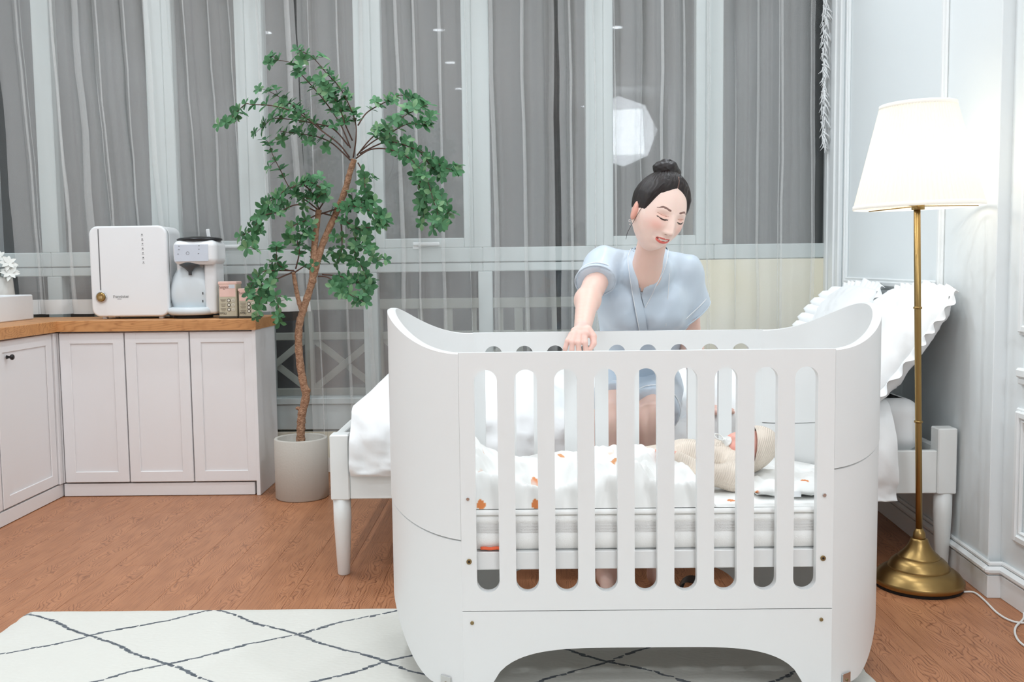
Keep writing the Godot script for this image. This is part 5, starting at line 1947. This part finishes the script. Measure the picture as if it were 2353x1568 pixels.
func clothes(t, pel, waist, chest, neck, rs, re, ls, le, rh, lh, rk, lk):
	var cm = mat(204, 217, 229, 0.4)
	cm.rim_enabled = true
	cm.rim = 0.4
	var pipe = mat(240, 243, 246, 0.5)
	var off = Vector3(0.062, 0, 0)
	var rd = (re - rs).normalized()
	var ld = (le - ls).normalized()
	var rhem = rs + rd * 0.118
	var lhem = ls + ld * 0.150
	var rcut = (rd + Vector3(0.25, -0.25, 0.0)).normalized()
	var lcut = (ld + Vector3(0.55, 0.05, 0.1)).normalized()
	var sho = Vector3(0, 0.012, 0)
	var bones = [
		[pel - off * 0.45, pel + off * 0.35, 0.100, 0.100], [pel + Vector3(-0.005, 0.0, 0), waist, 0.102, 0.094], [waist - off * 0.7, chest - off, 0.096, 0.1], [waist + off * 0.7, chest + off, 0.096, 0.1],
		[chest + Vector3(-0.065, 0.0, 0.05), chest + Vector3(-0.06, -0.03, 0.05), 0.07, 0.07], [chest + Vector3(0.065, 0.0, 0.05), chest + Vector3(0.06, -0.03, 0.05), 0.07, 0.07],
		[chest + Vector3(0, 0.04, -0.01), neck + Vector3(0, -0.06, -0.045), 0.1, 0.06], [rs + sho, rs.lerp(ls, 0.35) + Vector3(0, 0.018, 0.0), 0.052, 0.05], [ls + sho, ls.lerp(rs, 0.35) + Vector3(0, 0.03, 0.0), 0.052, 0.05],
		[neck + Vector3(-0.035, -0.045, -0.045), neck + Vector3(0.04, -0.045, -0.045), 0.045, 0.045],
		[rs + sho * 0.6, rs + rd * 0.2, 0.056, 0.066, [rhem, rcut]], [ls + sho * 0.6, ls + ld * 0.26 + Vector3(0.02, 0, 0.01), 0.056, 0.078, [lhem, lcut]]]
	var kk = 0.035
	# V opening between the lapels, as a wedge in front of the chest
	var tip = meet(at_z(1472, 683, -2.8), ray(1472, 683), bones, kk)
	var vl = at_z(1452, 560, tip.z)
	var vr = at_z(1526, 566, tip.z)
	var inside_v = func(p):
		if p.z < neck.z - 0.075 or p.y < tip.y: return false
		var s = (p.y - tip.y) / (vl.y - tip.y)
		var xl = lerpf(tip.x, vl.x, s) + 0.004
		var xr = lerpf(tip.x, vr.x, s) - 0.004
		return p.x > xl and p.x < xr
	var fold = func(p):
		var a = sin((p.x - 0.41) * 62.0 + p.y * 11.0) * 0.0022
		var b = sin(p.y * 58.0 + absf(p.x - 0.41) * 80.0) * 0.0016 * bump(p.y - 0.86, 0.07)
		var c = sin((p.x - p.y * 0.6) * 95.0) * 0.0012
		return a + b + c
	var st = surf()
	nets(st, bones, kk, 0.0075, null, fold, func(p): return not inside_v.call(p))
	var top = obj("pyjama_top", st, cm, t)
	# lapels: bands laid on the front, met by rays at their edges
	var on = func(x, y, lift):
		var d = ray(x, y)
		var q = meet(eye + d * 2.6, d, bones, kk)
		return q - d.normalized() * lift
	var lapel = func(inner, outer, lift):
		var a = []
		var b = []
		for q in inner: a.append(Vector3(q[0], q[1], 0))
		for q in outer: b.append(Vector3(q[0], q[1], 0))
		a = smooth_path(a, 6)
		b = smooth_path(b, 6)
		var n = a.size() - 1
		var g = surf()
		var pts = {}
		grid(g, 5, n, func(u, v):
			var i = int(round(v * n))
			var q = a[i].lerp(b[i], u)
			return on.call(q.x, q.y, lift + 0.003 * sin(PI * u)), false)
		obj("lapel", g, cm, top)
		var pp = []
		for q in b: pp.append(on.call(q.x, q.y, lift + 0.001))
		var pg = surf()
		tube(pg, pp, 0.0014, 6)
		obj("piping", pg, pipe, top)
	lapel.call([[1462, 566], [1461, 582], [1462, 605], [1466, 645], [1472, 680], [1480, 715], [1488, 760]], [[1450, 572], [1443, 592], [1445, 620], [1450, 655], [1456, 690], [1462, 722], [1470, 765]], 0.006)
	lapel.call([[1524, 560], [1517, 590], [1505, 612], [1492, 636], [1482, 658], [1474, 680]], [[1536, 574], [1532, 600], [1524, 625], [1508, 656], [1496, 682], [1482, 708]], 0.003)
	# cuffs and piping round the sleeves
	for c in [[rs, rd, rcut, rhem, 0.024], [ls, ld, lcut, lhem, 0.030]]:
		for e in [[c[4], 0.0018, pipe], [0.002, 0.0022, cm]]:
			var axis = c[2].normalized()
			var mid = c[3] - axis * e[0]
			var sx = axis.cross(Vector3.BACK).normalized()
			var sy = axis.cross(sx)
			var pts = []
			for i in 36:
				var a = TAU * i / 36.0
				var dir = sx * cos(a) + sy * sin(a)
				# from outside inwards
				var q = meet(mid + dir * 0.13, -dir, bones, kk, 0.13)
				if q.distance_to(mid) < 0.11: pts.append(q + dir * 0.0006)
			if pts.size() < 8: continue
			var pg = surf()
			tube(pg, pts, e[1], 6, true)
			obj("piping", pg, e[2], top)
	# long piping seam down the front
	var pg = surf()
	var seam = []
	for q in [[1536, 590], [1538, 630], [1535, 680], [1530, 750]]: seam.append(on.call(q[0], q[1], 0.001))
	tube(pg, smooth_path(seam, 5), 0.0013, 6)
	obj("piping", pg, pipe, top)
	# shorts
	var rl = (rk - rh).normalized()
	var ll = (lk - lh).normalized()
	var sh = [[pel - off * 0.45, pel + off * 0.35, 0.103, 0.103], [rh, rh + rl * 0.3, 0.088, 0.086, [rh + rl * 0.215, rl]], [lh, lh + ll * 0.3, 0.085, 0.084, [lh + ll * 0.255, ll]]]
	var ss = surf()
	nets(ss, sh, 0.04, 0.009, null, func(p): return 0.002 * sin(p.x * 120.0) + 0.0015 * sin(p.y * 90.0 + p.x * 40.0))
	var so = obj("shorts", ss, cm, t)
	for c in [[rh, rl, 0.195], [lh, ll, 0.235]]:
		var mid = c[0] + c[1] * c[2]
		var sx = c[1].cross(Vector3.UP).normalized()
		var sy = c[1].cross(sx)
		var pts = []
		for i in 30:
			var a = TAU * i / 30.0
			pts.append(mid + (sx * cos(a) + sy * sin(a)) * 0.0875)
		var g = surf()
		tube(g, pts, 0.002, 6, true)
		obj("piping", g, pipe, so)
	# slipper on the floor
	for q in [[Vector3(lk.x + 0.13, 0, -3.07), -0.3]]:
		var s = thing("slipper", "black slide slipper with pale stripes on the floor behind the crib", "slipper", q[0])
		s.rotation.y = q[1]
		round_box("sole", Vector3(0, 0.009, 0), Vector3(0.088, 0.017, 0.24), 0.008, M.rubber, s, 4)
		var g = surf()
		grid(g, 14, 6, func(u, v):
			var a = PI * u
			return Vector3(0.043 * cos(a), 0.014 + 0.05 * sin(a), lerpf(0.0, 0.075, v)))
		obj("strap", g, M.black, s)
		for i in 3: boxed("strap_stripe", Vector3(0.026, 0.05, 0.02 + i * 0.018), Vector3(0.02, 0.002, 0.005), M.white_plastic, s, 0.0005, Basis(Vector3.BACK, -0.75))

# ---------------------------------------------------------------- baby
func baby():
	var knit = mat(232, 219, 204, 0.95)
	var im = Image.create(64, 64, false, Image.FORMAT_L8)
	for y in 64:
		for x in 64: im.set_pixel(x, y, Color.WHITE * (0.5 + 0.5 * sin(TAU * (x + 0.4 * y) / 8.0)))
	knit.heightmap_enabled = true
	knit.heightmap_texture = ImageTexture.create_from_image(im)
	knit.heightmap_scale = 0.18
	knit.uv1_triplanar = true
	knit.uv1_scale = Vector3.ONE * 22.0
	knit.rim_enabled = true
	knit.rim = 0.3
	var t = thing("baby", "sleeping baby in a beige knitted suit and hat lying in the crib", "person", Vector3.ZERO)
	var hc = Vector3(0.604, 0.572, -2.575)
	var sm = mat(255, 255, 255, 0.5)
	sm.vertex_color_use_as_albedo = true
	sm.subsurf_scatter_enabled = true
	sm.subsurf_scatter_strength = 0.12
	var st = surf()
	# small body under the suit, head turned up with the face towards the ceiling and the foot end
	var f = Vector3(-0.52, 0.74, 0.42).normalized()
	var up = Vector3(1, 0.1, 0.05)
	up = (up - f * up.dot(f)).normalized()
	var hb = Basis(up.cross(f), up, f)
	var hx = Transform3D(hb, hc)
	grid(st, 60, 44, func(u, v):
		var a = TAU * (u - 0.5)
		var b = PI * (v - 0.5)
		var p = Vector3(sin(a) * cos(b) * 0.056, sin(b) * 0.066, cos(a) * cos(b) * 0.056)
		if p.z > 0:
			p.z += 0.010 * bump(p.x, 0.008) * bump(p.y + 0.006, 0.009)
			p.z += 0.006 * bump(absf(p.x) - 0.026, 0.016) * bump(p.y + 0.02, 0.018)
			p.z += 0.004 * bump(p.x, 0.012) * bump(p.y + 0.03, 0.006) + 0.005 * bump(p.x, 0.012) * bump(p.y + 0.048, 0.01)
			p.z -= 0.004 * bump(absf(p.x) - 0.02, 0.01) * bump(p.y - 0.008, 0.006)
		return hx * p, false, func(u, v, p):
		var q = hx.affine_inverse() * p
		var c = lin(240, 180, 164)
		if q.z > 0.02:
			if absf(absf(q.x) - 0.02) < 0.01 and absf(q.y - 0.006) < 0.0014: c = lin(120, 76, 66)
			c = c.lerp(lin(232, 142, 128), 0.5 * bump(absf(q.x) - 0.028, 0.014) * bump(q.y + 0.02, 0.014))
		return c)
	var chest = Vector3(0.535, 0.545, -2.575)
	var belly = Vector3(0.44, 0.54, -2.585)
	nets(st, [[hc + Vector3(-0.03, -0.01, 0), chest, 0.03, 0.04], [chest, belly, 0.045, 0.045], [Vector3(0.40, 0.575, -2.50), Vector3(0.375, 0.582, -2.495), 0.014, 0.012], [Vector3(0.375, 0.582, -2.495), Vector3(0.352, 0.590, -2.50), 0.006, 0.005], [Vector3(0.375, 0.580, -2.49), Vector3(0.353, 0.580, -2.485), 0.006, 0.005], [Vector3(0.375, 0.578, -2.488), Vector3(0.356, 0.572, -2.475), 0.0055, 0.005], [Vector3(0.378, 0.59, -2.5), Vector3(0.368, 0.602, -2.495), 0.0055, 0.005]], 0.008, 0.0045, func(p): return lin(238, 176, 160))
	obj("body", st, sm, t)
	# suit: trunk, near arm bent forward, legs under the blanket
	var suit = surf()
	nets(suit, [[chest, belly, 0.058, 0.06], [belly, belly + Vector3(-0.1, -0.005, 0.0), 0.06, 0.05], [Vector3(0.575, 0.548, -2.535), Vector3(0.545, 0.527, -2.455), 0.034, 0.034], [Vector3(0.545, 0.527, -2.455), Vector3(0.47, 0.535, -2.46), 0.034, 0.027], [Vector3(0.47, 0.535, -2.46), Vector3(0.41, 0.567, -2.495), 0.026, 0.021], [Vector3(0.575, 0.55, -2.62), Vector3(0.52, 0.57, -2.66), 0.03, 0.026]], 0.018, 0.005)
	obj("knitted_suit", suit, knit, t)
	var col = surf()
	var pts = []
	for i in 22:
		var a = TAU * i / 22.0
		pts.append(Vector3(0.588, 0.556, -2.572) + Vector3(0.35, 0.35, 0).normalized() * 0.0 + Basis(Vector3.BACK, 0.5) * Vector3(0, 0.042 * sin(a), 0.046 * cos(a)))
	tube(col, pts, 0.009, 10, true)
	obj("collar", col, knit, t)
	var hat = surf()
	grid(hat, 72, 26, func(u, v):
		# shell over the crown and nape; the brim runs round the face
		var a = TAU * u
		var b = lerpf(0.10, PI, v)
		var ax = (up * 0.86 - f * 0.5).normalized()
		var s1 = ax.cross(f).normalized()
		var s2 = s1.cross(ax)
		var d = ax * cos(PI - b) * -1.0 + (s1 * cos(a) + s2 * sin(a)) * sin(b)
		d = (ax * cos(b * 0.47) + (s1 * cos(a) + s2 * sin(a)) * sin(b * 0.47)).normalized()
		var r = 0.0625 + 0.0012 * sin(a * 36.0)
		return hc + d * r + up * maxf(d.dot(up), 0.0) * 0.032)
	obj("hat", hat, knit, t)
	var brim = surf()
	pts = []
	for i in 40:
		var a = TAU * i / 40.0
		var ax = (up * 0.86 - f * 0.5).normalized()
		var s1 = ax.cross(f).normalized()
		var s2 = s1.cross(ax)
		pts.append(hc + (ax * cos(PI * 0.47) + (s1 * cos(a) + s2 * sin(a)) * sin(PI * 0.47)).normalized() * 0.0625)
	tube(brim, pts, 0.005, 8, true)
	obj("hat_brim", brim, knit, t)
	# pacifier
	var pm = mat(240, 240, 236, 0.3)
	var mouth = hx * Vector3(0, -0.031, 0.058)
	var pf = thing("pacifier", "white pacifier with a loop handle in the baby's mouth", "pacifier", mouth)
	var turn = Basis(up.cross(f), f, -up)
	var ps = surf()
	lathe(ps, [Vector2(0, -0.004), Vector2(0.018, -0.003), Vector2(0.0185, 0.0), Vector2(0.018, 0.002), Vector2(0.008, 0.004), Vector2(0.0075, 0.010), Vector2(0, 0.011)], 24, Vector3.ZERO, turn)
	obj("shield", ps, pm, pf)
	var lp = surf()
	pts = []
	for i in 20:
		var a = TAU * i / 20.0
		pts.append(f * (0.012 + 0.012 * (1.0 - cos(a))) - up * 0.0 + up.cross(f) * 0.012 * sin(a) + (-up) * 0.008 * (1.0 - cos(a)))
	tube(lp, pts, 0.0018, 6, true)
	obj("loop", lp, pm, pf)
